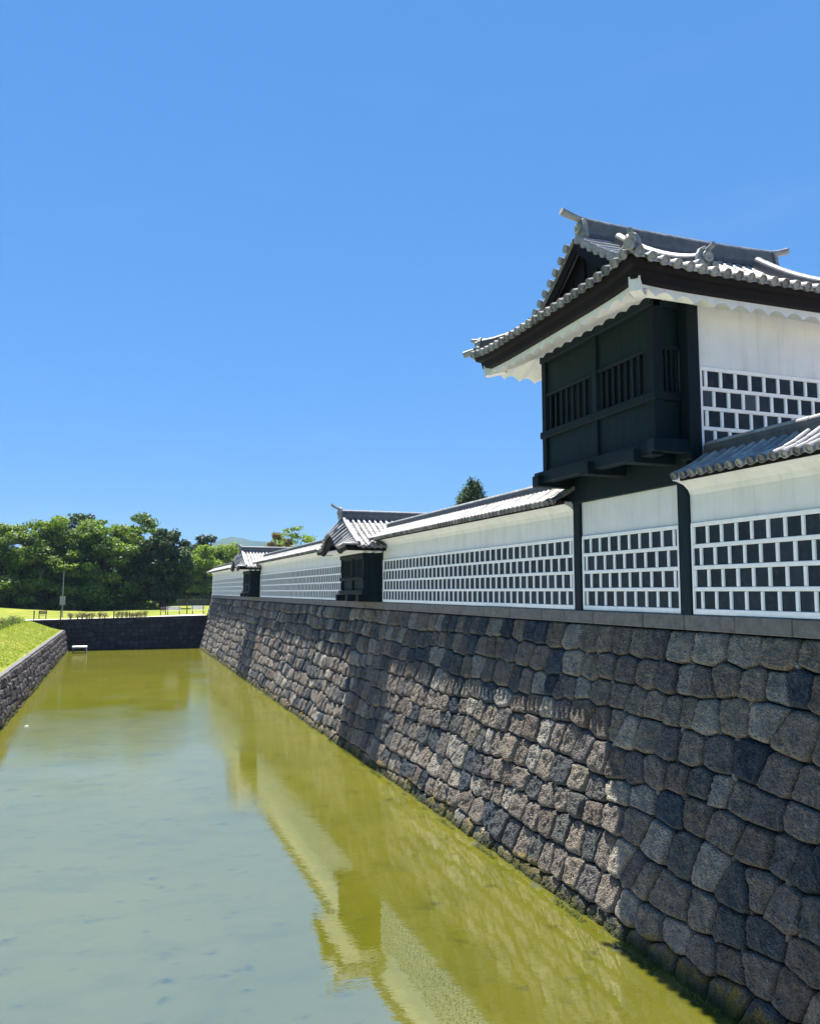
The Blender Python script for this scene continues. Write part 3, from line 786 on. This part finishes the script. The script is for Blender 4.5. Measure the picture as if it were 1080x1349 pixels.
# gables (dark boards with bargeboards)
for gx, sg in ((GX0, -1), (GX1, 1)):
    mb = MB(); zs = []
    ys_ = [YC+(HY-1.15)*(i/8-1)*1 for i in range(9)]+[YC+(HY-1.15)*(i/8) for i in range(1, 9)]
    top = [(gx+sg*.0, y, zroof(HY-abs(y-YC), XC, YC)-.06) for y in ys_]
    vs = top+[(gx, y, 5.9) for y in ys_]; n = len(ys_)
    mb.add(vs, [(i, i+1, n+i+1, n+i) for i in range(n-1)])
    gb = mb.build('gable_board', M['fascia'], T)
    mb = MB()
    for k in range(5):   # recessed slats give the gable its shadow lines
        y = YC+(k-2)*.5; zt = zroof(HY-abs(y-YC), XC, YC)-.35; 
        if zt > 6.1: mb = MB(); mb.box(gx+sg*.0-(.05 if sg < 0 else 0), gx+(.05 if sg > 0 else 0), y-.05, y+.05, 5.95, zt, .3); mb.build('gable_batten', M['fascia'], gb)
    for ss_ in (-1, 1):
        mb = MB(); xo = gx+sg*.22; vs = []
        for i in range(9):
            a = 1.9*i/8 if True else 0; z = zroof(HY-a, XC, YC)-.04; wv_ = .26+.05*(i/8)
            y = YC+ss_*a; vs += [(xo, y, z), (xo, y, z-wv_), (xo-sg*.06, y, z-wv_), (xo-sg*.06, y, z)]
        mb.add(vs, [(i*4+j, i*4+(j+1) % 4, i*4+4+(j+1) % 4, i*4+4+j) for i in range(8) for j in range(4)]+[(3, 2, 1, 0), (32, 33, 34, 35)])
        mb.build('bargeboard', M['fascia'], gb)
# eaves: dark fascia following the tile edge, then white plastered scalloped soffit
def loop_pts(x0, x1, y0, y1, n=24):
    o = []
    for (a, b) in (((x0, y0), (x1, y0)), ((x1, y0), (x1, y1)), ((x1, y1), (x0, y1)), ((x0, y1), (x0, y0))):
        for i in range(n): o.append((a[0]+(b[0]-a[0])*i/n, a[1]+(b[1]-a[1])*i/n))
    return o
def band(mb, ins0, z0, ins1, z1, thick=0):
    a = loop_pts(RX0+ins0, RX1-ins0, RY0+ins0, RY1-ins0); b = loop_pts(RX0+ins1, RX1-ins1, RY0+ins1, RY1-ins1); n = len(a)
    vs = [(x, y, z0+ZE+lift(x, y)*1.0) for x, y in a]+[(x, y, z1+ZE+lift(x, y)*.9) for x, y in b]
    mb.add(vs, [(i, (i+1) % n, n+(i+1) % n, n+i) for i in range(n)])
mb = MB(); band(mb, .07, -.045, .10, -.14); band(mb, .10, -.14, .19, -.15); band(mb, .19, -.15, .22, -.30); band(mb, .22, -.30, .34, -.32); band(mb, .07, -.045, 1.0, .35)
mb.build('eave_fascia', M['fascia'], T)
SI = .33   # inset of the white board
def scallop(name, axis, a0, a1, fixed, inner, s):
    n = int(abs(a1-a0)/.42*14); mb = MB(); vs = []; N_ = n+1
    for i in range(N_):
        a = a0+(a1-a0)*i/n; ph = (a-a0)/.415*math.pi
        wv_ = .12*abs(math.sin(ph))**.8
        e = lift(*( (a, RY0) if axis == 'x' else (RX0, a) ))*.9
        zt, zb = ZE-.30+e, ZE-.52+e+wv_
        for off, z in ((0, zt), (0, zb), (.10, zb+.03), (.85, 5.46+.08*abs(math.sin(ph))**.8), (inner, 5.58+.06*abs(math.sin(ph))**.8)):
            q = fixed+s*off; vs.append((a, q, z) if axis == 'x' else (q, a, z))
    mb.add(vs, [(i*5+j, i*5+5+j, i*5+6+j, i*5+1+j) for i in range(n) for j in range(4)])
    return mb.build(name, M['plaster'], T)
scallop('scalloped_eave', 'x', RX0+SI, RX1-SI, RY0+SI, 1.35, 1)
scallop('scalloped_eave', 'x', RX0+SI, RX1-SI, RY1-SI, 1.35, -1)
scallop('scalloped_eave', 'y', RY0+SI, RY1-SI, RX0+SI, 1.75, 1)
scallop('scalloped_eave', 'y', RY0+SI, RY1-SI, RX1-SI, 1.2, -1)
mb = MB(); mb.box(8.9, 14.4, 12.2, 16.8, 5.67, 5.70); mb.build('soffit', M['plaster'], T)
for (cx_, cy_) in ((RX0, RY0), (RX0, RY1)):
    mb = MB(); sy = 1 if cy_ == RY0 else -1
    d0 = Vector((1, sy, 0)).normalized(); e0 = Vector((cx_+.27, cy_+sy*.27, ZE-.30)); e1 = e0+d0*.5+Vector((0, 0, .05))
    mb.sweep([e0, e1], [(-.10, -.13), (.10, -.13), (.10, .12), (-.10, .12)]); mb.build('hip_rafter', M['plaster'], T)

# ------------------------------------------------------------------ small projecting bays with arched eaves
def make_bay():
    r = empty('projecting_bay', (9.7, 33.25, -.43), '', 'bay window', 'dark roofed bays on the rampart')
    Y0, Y1, X0 = 31.5, 35.0, 9.28; C = (Y0+Y1)/2
    P_ = lambda nm, bx, m=W, par=r, c=.01: wpart(nm, bx, m, par, c)
    mb = MB(); mb.box(9.40, 10.3, Y0+.05, Y1-.05, -.42, 1.75); mb.build('side_boards', M['bars_dark'], r)
    mb = MB()
    for a in arange(9.42, 10.0, .19): mb.bbox(a-.085, a+.085, Y0+.02, Y0+.05, -.41, 1.5, .006, random.random())
    mb.build('side_boards', M['woodpanel'], r)
    for y in (Y0+.0, C-.08, Y1-.16): P_('bay_post', [(X0, X0+.18, y, y+.16, -.12, 1.5)])
    P_('bay_post', [(9.86, 10.02, Y0-.01, Y0+.12, -.42, 1.6)])
    P_('sill_beam', [(X0-.08, X0+.16, Y0-.08, Y1+.08, -.13, .04)]); P_('mid_rail', [(X0-.03, X0+.15, Y0-.03, Y1+.03, .45, .58)])
    P_('head_beam', [(X0-.04, X0+.16, Y0-.05, Y1+.05, 1.36, 1.54)]); P_('head_beam', [(X0, 10.05, Y0-.04, Y0+.08, 1.40, 1.54)])
    for y in (Y0-.05, C-.14, Y1-.2): P_('floor_beam', [(X0-.22, 10.0, y, y+.26, -.415, -.14)])
    P_('lower_panels', [(X0+.08, X0+.12, Y0+.16, C-.08, .04, .45), (X0+.08, X0+.12, C+.08, Y1-.16, .04, .45)], M['woodpanel'])
    for a, b in ((Y0+.16, C-.08), (C+.08, Y1-.16)):
        f_ = P_('lattice_window', [(X0+.05, X0+.12, a, a+.06, .58, 1.36), (X0+.05, X0+.12, b-.06, b, .58, 1.36), (X0+.052, X0+.118, a, b, .582, .63), (X0+.052, X0+.118, a, b, 1.31, 1.358)]); mb = MB()
        for c_ in arange(a+.06, b-.06, .2): mb.bbox(X0+.06, X0+.11, c_-.04, c_+.04, .58, 1.36, .006, random.random())
        mb.build('lattice_bars', W, f_)
    # roof: hipped front whose eave swells up into an arch; ridge runs back over the wall
    EY0, EY1, FX, RZ = Y0-.85, Y1+.85, 8.30, 3.06; hy = C-EY0
    def zz(d): u = d/hy; return 1.78+(RZ-1.78)*(u*.82+.18*u*u)
    arch = lambda y: .62*max(0, math.cos(min(1, abs(y-C)/1.45)*math.pi/2))**1.3
    Pn_ = lambda s, t: (s, EY0+t, zz(t)); Pf_ = lambda s, t: (s, EY1-t, zz(t))
    HX = 8.86
    def Ph(s, t):
        d = min(s-EY0, EY1-s); L_ = HX-FX; u = min(1, t/L_)
        z0 = 1.78+arch(s)+.06*(abs(s-C)/hy)**4; z1 = zz(min(hy, d))
        return (FX+t, s, z0+(max(z1, z0)-z0)*u)
    mb = MB()
    XE = 13.2
    for P in (Pn_, Pf_):
        tile_slope(mb, P, arange(HX+.04, 10.35, .25), lambda s: hy-.05, .3, .075)
        tile_slope(mb, P, arange(10.35, XE, .25), lambda s: hy-.05, .6, .075, cap=False)
        pan_sheet(mb, P, HX, XE, lambda s: hy-.02, .25)
    tile_slope(mb, Ph, arange(EY0+.05, EY1-.05, .22), lambda s: HX-FX+.02, .28, .07, r_end=.085)
    pan_sheet(mb, Ph, EY0, EY1, lambda s: HX-FX+.02, .22)
    rf = mb.build('tiled_roof', M['roof'], r)
    mb = MB(); ridge(mb, [(HX-.05+(XE-HX)*i/6, C, RZ-.02) for i in range(7)], .3, .32, .08, 3); onigawara(mb, (HX-.05, C, RZ-.02), (-1, 0, 0), .42, .52)
    horn(mb, (HX, C, RZ+.4), (-1, 0, 0), .5, .2, .06); mb.build('roof_ridge', M['roof'], rf)
    for sg, P in ((-1, Pn_), (1, Pf_)):
        mb = MB(); pts = [Vector(P(HX+.02, hy-.15-(hy-.35)*i/6)) for i in range(7)]
        ridge(mb, [p+Vector((0, 0, .01)) for p in pts], .16, .06, .07, 1); mb.build('verge_ridge', M['roof'], rf)
    # arched bargeboard and soffit
    mb = MB(); vs = []; N_ = 28
    for i in range(N_+1):
        y = EY0+.1+(EY1-EY0-.2)*i/N_; z = 1.78+arch(y)+.06*(abs(y-C)/hy)**4; th = .16+.26*max(0, math.cos(min(1, abs(y-C)/1.8)*math.pi/2))
        vs += [(FX+.05, y, z-.04), (FX+.07, y, z-.04-th), (FX+.16, y, z-.04-th), (FX+.16, y, z-.04)]
    mb.add(vs, [(i*4+j, i*4+(j+1) % 4, i*4+4+(j+1) % 4, i*4+4+j) for i in range(N_) for j in range(4)]); mb.build('arched_bargeboard', M['fascia'], r)
    for a_, b_ in ((EY0+.08, EY0+.15), (EY1-.15, EY1-.08)):
        mb = MB(); mb.box(FX+.1, 10.6, a_, b_, 1.60, 1.74); mb.build('eave_board', M['fascia'], r)
    mb = MB(); mb.box(FX+.18, 9.98, EY0+.16, EY1-.16, 1.62, 1.70)
    for a in arange(8.95, 9.98, .3): mb.bbox(a-.07, a+.07, EY0+.22, EY1-.22, 1.54, 1.618, .01)
    mb.build('soffit', M['plaster'], r)
    mb = MB(); vs = [(HX, EY0+.1, 1.7), (HX, EY1-.1, 1.7), (HX, C, RZ)]; mb.add(vs, [(0, 1, 2)]); mb.build('gable_board', M['fascia'], r)
    return r
bay1 = make_bay(); bay1['label'] = 'nearer dark wooden bay with arched tiled roof standing on the rampart wall'
bay2 = copy_tree(bay1); bay2.location.y += 29.85; bay2['label'] = 'farther, smaller-looking dark wooden bay with tiled roof near the rampart corner'

# ------------------------------------------------------------------ trees
def leaves(blobs, n, size, rng, up=.5, tone_fn=None, fill=.35):
    """leaf-sized quads scattered through flattened clumps; returns verts, tones"""
    b = np.array([(x, y, z, rx, ry, rz) for x, y, z, rx, ry, rz in blobs])
    vol = (b[:, 3]*b[:, 4]+b[:, 3]*b[:, 5]); pr = vol/vol.sum()
    k = rng.choice(len(b), n, p=pr)
    d = rng.normal(size=(n, 3)); d /= np.linalg.norm(d, axis=1)[:, None]
    rad = np.where(rng.random(n) < fill, rng.random(n)**.5, 1+rng.normal(size=n)*.10)
    c = b[k, :3]+d*b[k, 3:6]*rad[:, None]+rng.normal(size=(n, 3))*.12
    nn = d*.7+rng.normal(size=(n, 3))*.6; nn[:, 2] += up; nn /= np.linalg.norm(nn, axis=1)[:, None]
    a = np.cross(nn, rng.normal(size=(n, 3))); a /= np.linalg.norm(a, axis=1)[:, None]; e = np.cross(nn, a)
    s = size*rng.uniform(.6, 1.35, n)[:, None]
    v = np.stack([c-a*s, c-e*s*.55, c+a*s, c+e*s*.55], 1).reshape(-1, 3)
    bt = rng.random(len(b))*.5+.25
    tn = np.clip(bt[k]+rng.normal(size=n)*.17, 0, 1)
    return v, np.repeat(tn, 4)
def quads_object(name, v, tn, m, parent):
    o = np.array(parent_origin(parent)) if parent else np.zeros(3)
    me = bpy.data.meshes.new(name); n = len(v)//4
    me.vertices.add(len(v)); me.vertices.foreach_set('co', (v-o).astype(np.float32).ravel())
    me.loops.add(n*4); me.loops.foreach_set('vertex_index', np.arange(n*4, dtype=np.int32))
    me.polygons.add(n); me.polygons.foreach_set('loop_start', np.arange(0, n*4, 4, dtype=np.int32)); me.polygons.foreach_set('loop_total', np.full(n, 4, dtype=np.int32))
    a = me.attributes.new('tone', 'FLOAT', 'POINT'); a.data.foreach_set('value', tn.astype(np.float32))
    me.materials.append(m); me.update(); me.validate()
    ob = bpy.data.objects.new(name, me); COL.objects.link(ob)
    if parent: ob.parent = parent
    return ob
def tree(name, x, y, zb, h, rad, label, cat='tree', m='leaf', n=16000, size=.26, layers=5, trunk_h=.28, seed=1, group=None, flat=.42, nb=110, shape='dome', yr=1.0):
    rng = np.random.default_rng(seed); r = random.Random(seed)
    root = empty(name, (x, y, zb), label, cat, group)
    blobs = []
    for i in range(nb):
        while True:
            px, py, pz = r.uniform(-1, 1), r.uniform(-1, 1), r.uniform(-.22 if shape != 'cone' else 0, 1)
            if shape == 'dome': q = (px*px+py*py)+(max(pz, 0)**2.3)
            elif shape == 'cone': q = (px*px+py*py)/max(.02, (1-max(pz,0))**1.2*.9+.05)
            else: q = (px*px+py*py+(pz*2-1)**2)
            if q < 1 and q > (.22 if r.random() < .8 else 0): break
        br = rad*r.uniform(.11, .23)
        blobs.append((x+px*rad*.88, y+py*rad*.88*yr, zb+h*trunk_h+pz*h*(1-trunk_h)*.90, br, br, br*flat*r.uniform(.8, 1.4)))
    v, tn = leaves(blobs, n, size, rng)
    quads_object('crown', v, tn, M[m], root)
    mb = MB()
    top = zb+h*(trunk_h+.22); tr = h*.022+.08
    lean = r.uniform(-.3, .3)
    mb.tube([(x, y, zb-.2), (x+lean*.3, y, zb+h*.12), (x+lean, y, top)], [tr*1.35, tr, tr*.7], 9)
    for b in blobs[::3]:
        s = r.uniform(.45, 1); st = Vector((x+lean*s, y, zb+(top-zb)*s)); e = Vector(b[:3]); md = (st+e)/2+Vector((0, 0, -.06*h*.3))
        mb.tube([st, md, e], [tr*.42, tr*.26, tr*.1], 6)
    mb.build('trunk', M['bark'], root)
    return root
tree('broad_tree', -23.5, 139, -2.9, 13.6, 7.5, 'spreading green tree at the left picture edge, beyond the lawn', n=20000, seed=1, trunk_h=.2, nb=120)
tree('broad_tree', -16.4, 136, -2.9, 14.4, 7.2, 'rounded light green tree, second from the left in the clump beyond the lawn', n=30000, seed=2, trunk_h=.16, nb=150)
tree('broad_tree', -9.6, 137, -2.9, 16.3, 7.6, 'broad light green tree with layered branches, rising right behind the signpost', n=32000, seed=3, trunk_h=.16, nb=160)
tree('broad_tree', -2.6, 136, -2.9, 17.2, 7.6, 'tallest broad green tree, in the middle right of the clump', n=32000, seed=6, trunk_h=.14, nb=160)
tree('broad_tree', 3.2, 140, -2.9, 16.4, 6.4, 'leaning green tree half merged with the dark rounded tree', n=22000, seed=8, trunk_h=.14, nb=120)
tree('dark_tree', 6.6, 133, -2.9, 13.8, 4.9, 'dense dark green rounded tree at the right end of the big clump', m='leaf_dark', n=32000, seed=4, trunk_h=.04, shape='ball', flat=.7, nb=140)
tree('dark_tree', -6.5, 145, -2.9, 17.2, 6.5, 'dark-topped tree rising just behind the big green clump', m='leaf_dark', n=14000, seed=5, trunk_h=.2)
bgx = [(9.5, 175, 15.0, 7.4, 'leaf', 'soft green tree next behind the dark rounded tree'), (17.5, 182, 16.6, 6.4, 'leaf_dark', 'dark domed tree top showing above the lighter green trees'),
       (14.5, 168, 14.2, 6.8, 'leaf_light', 'light green tree standing in front of the domed dark tree'), (22.5, 172, 14.2, 8, 'leaf_light', 'light green tree just left of the farther bay'),
       (32, 180, 13.6, 9, 'leaf', 'green tree showing over the roof of the farther bay'), (38, 176, 13, 7, 'leaf_light', 'light green tree right of the farther bay, low over the wall roof')]
for i, (x, y, h, r_, m_, lb) in enumerate(bgx):
    tree('background_tree', x, y, -3, h, r_, lb, m=m_, n=20000, size=.32, seed=20+i, trunk_h=.08, flat=.55, group='trees behind the lawn')
tree('feathery_tree', 24.0, 118, -1.0, 11.2, 4.2, 'feathery pale green tree peeking above the wall roof left of the nearer bay', m='leaf_light', n=5000, size=.2, seed=31, nb=90, flat=.22, trunk_h=.4)
tree('reddish_tree', 19.6, 106, -1.0, 9.0, 2.6, 'round brownish pink-flecked tree above the ridge of the farther bay', m='leaf_olive', n=6000, size=.18, seed=32, nb=34, shape='ball', flat=.5, trunk_h=.3)
# conifer behind the wall
root = empty('conifer', (26.9, 60, -1), 'spiky dark conifer top rising behind the plaster wall roof', 'tree')
rng = np.random.default_rng(9); bl = []
for i in range(60):
    pz = random.random(); a = random.random()*6.28; rr_ = (1-pz**1.6)*1.3
    cx_, cy_ = 26.9+math.cos(a)*rr_, 60+math.sin(a)*rr_; z = 5.4+pz*3.15
    for j in range(3): bl.append((cx_+math.cos(a)*.12*j, cy_+math.sin(a)*.12*j, z+.22*j, .15, .15, .26))
v, tn = leaves(bl, 14000, .075, rng, .8); quads_object('crown', v, tn, M['leaf_dark'], root)
mb = MB(); mb.tube([(26.9, 60, -1), (26.9, 60, 5), (26.9, 60, 8.4)], [.28, .18, .04], 8)
for b in bl[::3]: mb.tube([(26.9, 60, max(3, b[2]-.9)), b[:3]], [.05, .02], 5)
mb.build('trunk', M['bark'], root)

# ------------------------------------------------------------------ low shrubs on dam and bank
def shrub(x, y, z, r, h, label, seed, group, m='leaf'):
    root = empty('shrub', (x, y, z), label, 'shrub', group); rng = np.random.default_rng(seed); rr_ = random.Random(seed)
    bl = [(x+rr_.uniform(-r, r)*.7, y+rr_.uniform(-r, r)*.5, z+h*rr_.uniform(.35, .9), r*.38, r*.38, h*.22) for _ in range(7)]
    v, tn = leaves(bl, 260, .055, rng, .5); quads_object('foliage', v, tn, M[m], root)
    mb = MB()
    for b in bl: mb.tube([(x+rr_.uniform(-.1, .1), y, z-.03), b[:3]], [.018, .008], 5)
    mb.build('stem', M['bark'], root)
spots = [-4.6, -3.9, -3.45, -3.0, -2.5, -1.7, -1.2, .1, .5, 1.0, 1.5, 2.0, 2.4, 2.9]
for i, x in enumerate(spots):
    shrub(x, DY+.5+.3*random.random(), gz(x)+.07, random.uniform(.2, .32), random.uniform(.4, .6), 'scraggly low olive shrub in the row along the dam edge', 50+i, 'low shrubs along the dam edge', 'leaf_olive')
for i in range(26):
    y = 52+i*1.42+random.uniform(-.3, .3); x = -9.0+random.uniform(-.15, .15)
    shrub(x, y, bank(x, y)-.03, random.uniform(.45, .62), random.uniform(.55, .75), 'brownish green hedge shrub on top of the left bank', 90+i, 'hedge shrubs along the left bank top', 'leaf' if i % 3 else 'leaf_olive')

# grass blades on the bank and the lawn's near part
n = 30000; rng = np.random.default_rng(77)
yy = 26+(rng.random(n)**1.3)*66; xx = np.where(rng.random(n) < .75, -5.4-3.4*rng.random(n), -8.6-10*rng.random(n))
zz_ = np.array([bank(float(a), float(b)) for a, b in zip(xx, yy)])
c = np.stack([xx, yy, zz_], 1); th = rng.random(n)*math.pi; a = np.stack([np.cos(th), np.sin(th), np.zeros(n)], 1)*.022
hh = np.stack([rng.normal(size=n)*.035, rng.normal(size=n)*.035, rng.uniform(.03, .08, n)], 1)
v = np.stack([c-a, c+a, c+hh+a*.2, c+hh-a*.2], 1).reshape(-1, 3)
g = quads_object('grass_blades', v, np.repeat(np.clip(.45+.25*rng.normal(size=n), 0, 1), 4), M['blade'], None)
tag(g, 'short sunlit grass covering the left bank', 'grass', None, 'stuff')
# weeds and algae along the rampart waterline
n = 9000; yy = 9+83*rng.random(n)**1.6; c = np.stack([8.47-rng.random(n)*.12, yy, np.full(n, WZ+.0)+rng.random(n)*.10], 1)
cl = np.array([noise.noise((float(b)*.8, 0, 0)) for b in yy]); keep = cl > .05; c = c[keep]; n = len(c)
a = np.stack([np.zeros(n), np.ones(n), np.zeros(n)], 1)*.012; hh = np.stack([-.08*rng.random(n), .06*rng.normal(size=n), rng.uniform(.01, .07, n)], 1)
v = np.stack([c-a, c+a, c+hh+a*.2, c+hh-a*.2], 1).reshape(-1, 3)
g = quads_object('waterline_weeds', v, np.repeat(np.clip(.5+.3*rng.normal(size=n), 0, 1), 4), M['leaf_dark'], None)
tag(g, 'thin green weeds growing along the rampart waterline', 'weeds', None, 'stuff')

# ------------------------------------------------------------------ small things by the dam
sp = empty('signpost', (-6.1, 105, lawn(-6.1, 105)), 'tall thin grey pole with a square board, on the lawn before the big trees', 'signpost')
mb = MB(); z = sp.location.z; mb.tube([(-6.1, 105, z-.1), (-6.1, 105, z+5.3)], [.065, .05], 10); mb.build('pole', M['metal'], sp)
mb = MB(); mb.bbox(-6.42, -5.80, 104.90, 104.94, z+1.35, z+2.35, .01); bd = mb.build('board', M['metal'], sp)
for q in (1.5, 2.1): mb = MB(); mb.box(-6.2, -6.0, 104.94, 105.0, z+q, z+q+.06); mb.build('bracket', M['post'], bd)
def bollard(x, y, h, label):
    z = lawn(x, y)+.05; r = empty('bollard', (x, y, z), label, 'bollard', 'dark wooden posts along the dam path'); mb = MB()
    mb.tube([(x, y, z-.1), (x, y, z+h*.85)], [.06, .06], 8); mb.build('post', M['post'], r); mb = MB(); mb.tube([(x, y, z+h*.84), (x, y, z+h*.93), (x, y, z+h)], [.075, .075, .03], 8); mb.build('cap', M['post'], r)
for x, y, h, lb in ((-8.1, DY+.6, 1.0, 'dark post at the left end of the dam path'), (-5.55, DY+.6, 1.05, 'dark post below the tall signpost'), (-2.75, DY+.6, .6, 'short dark post among the shrubs left of the dam middle'),
                    (-.3, DY+.6, .9, 'dark post at the middle of the dam path'), (1.3, DY+.6, .6, 'short dark post among the shrubs right of the dam middle'), (7.5, DY+3.6, 1.4, 'tall dark post between the two pale benches')):
    bollard(x, y, h, lb)
def bench(x, y, w_, label, m, name='bench'):
    z = lawn(x, y)+.03; r = empty(name, (x, y, z), label, 'bench')
    mb = MB()
    for i in range(3): mb.bbox(x-w_/2, x+w_/2, y-.25+i*.17, y-.10+i*.17, z+.42, z+.46, .008)
    mb.build('seat', M[m], r); mb = MB()
    for i in range(3): mb.bbox(x-w_/2, x+w_/2, y+.30, y+.33, z+.58+i*.13, z+.69+i*.13, .008)
    mb.build('backrest', M[m], r)
    for sx in (-1, 1):
        mb = MB(); xx_ = x+sx*w_*.4; mb.bbox(xx_-.03, xx_+.03, y-.2, y-.14, z, z+.42, .006); mb.bbox(xx_-.03, xx_+.03, y+.27, y+.33, z, z+.95, .006); mb.bbox(xx_-.03, xx_+.03, y-.14, y+.27, z+.36, z+.42, .006); mb.build('leg', M['post'], r)
bench(-7.5, DY+3.2, .85, 'small brown bench at the left end of the dam', 'bench')
bench(4.9, DY+3.6, .7, 'small dark brown bench left of the pale benches', 'bench')
bench(6.1, DY+4.6, 1.6, 'pale bench near the middle right of the dam', 'bench_white')
bench(8.75, DY+4.0, 1.5, 'pale bench right next to the rampart corner', 'bench_white')
# concrete outlet slab on legs in the water
o = empty('outlet_platform', (-3.4, 88.6, WZ), 'small pale slab on dark legs standing in the water by the dam', 'platform')
mb = MB(); mb.bbox(-4.1, -2.7, 88.2, 89.4, -5.62, -5.48, .02); mb.build('slab', M['white_slab'], o)
for x, y in ((-4.0, 88.3), (-2.85, 88.3), (-4.0, 89.25), (-2.85, 89.25)):
    mb = MB(); mb.tube([(x, y, -7), (x, y, -5.62)], .05, 8); mb.build('leg', M['post'], o)
mb = MB(); mb.tube([(-2.72, 88.15, -7), (-2.72, 88.15, -5.45)], .018, 8); mb.build('gauge_rod', M['white_slab'], o)
# pale rocks breaking the surface
for i, (x, y, lb) in enumerate(((-4.03, 31.2, 'pale flat rock breaking the water at the left picture edge'), (-3.72, 41.6, 'small pale rock in the water close to the retaining wall'))):
    mb = MB(); blob(mb, (x, y, WZ+.0), (.12-.04*i, .10-.03*i, .03), i*7+3, .5, 12); r = mb.build('rock', M['white_slab'], None, True); tag(r, lb, 'rock')
# grey boundary wall with rail behind the lawn
bw = empty('boundary_wall', (0, 154, -3), 'long low dark grey wall with posts beyond the lawn and trees', 'wall')
mb = MB(); mb.box(-60, 40, 154, 154.4, -3.4, -1.55); mb.build('wall_body', M['farwall'], bw)
mb = MB(); mb.box(-60, 40, 153.93, 154.47, -1.55, -1.42); mb.build('coping', M['coping'], bw)
for i in range(24):
    x = -58+i*4.1; mb = MB(); mb.box(x, x+.35, 153.85, 153.99, -3.4, -.9); mb.build('post', M['post'], bw)
mb = MB(); mb.box(-60, 40, 154.1, 154.2, -1.05, -.95); mb.build('rail', M['post'], bw)

# ------------------------------------------------------------------ far hills and air
mb = MB(); xs = [x for x in range(-3500, 3501, 50)]; rows_ = []
def hz(x, y):
    k = (y-3000)/900
    b = 125+125*math.exp(-((x-520)/170)**2)+115*math.exp(-((x-780)/170)**2)+60*noise.noise((x*.0022, 1, 0))+35*noise.noise((x*.006+3, y*.004, 0))+12*noise.noise((x*.02, y*.01, 2))
    if x < 60: b -= min(60, (60-x)*.2)
    if x > 800: b -= min(90, (x-800)*.15)
    return max(-5, b*math.sin(min(1, max(0, k))*math.pi/2))-5*(k <= 0)
grid_mesh(mb, xs, [3000, 3100, 3250, 3400, 3550, 3700, 3900, 4100], hz)
tag(mb.build('far_hills', M['hills'], None, True), kind='structure')

hm = bpy.data.materials.new('summer_air'); hm.use_nodes = True; ht = hm.node_tree; ht.nodes.remove(ht.nodes['Principled BSDF'])
pv = ht.nodes.new('ShaderNodeVolumePrincipled'); pv.inputs['Color'].default_value = (.50, .72, 1, 1); pv.inputs['Density'].default_value = .00012
ht.links.new(pv.outputs[0], ht.nodes['Material Output'].inputs['Volume'])
mb = MB(); mb.box(-3600, 3600, -400, 5100, -9, 330); tag(mb.build('haze', hm), kind='stuff')
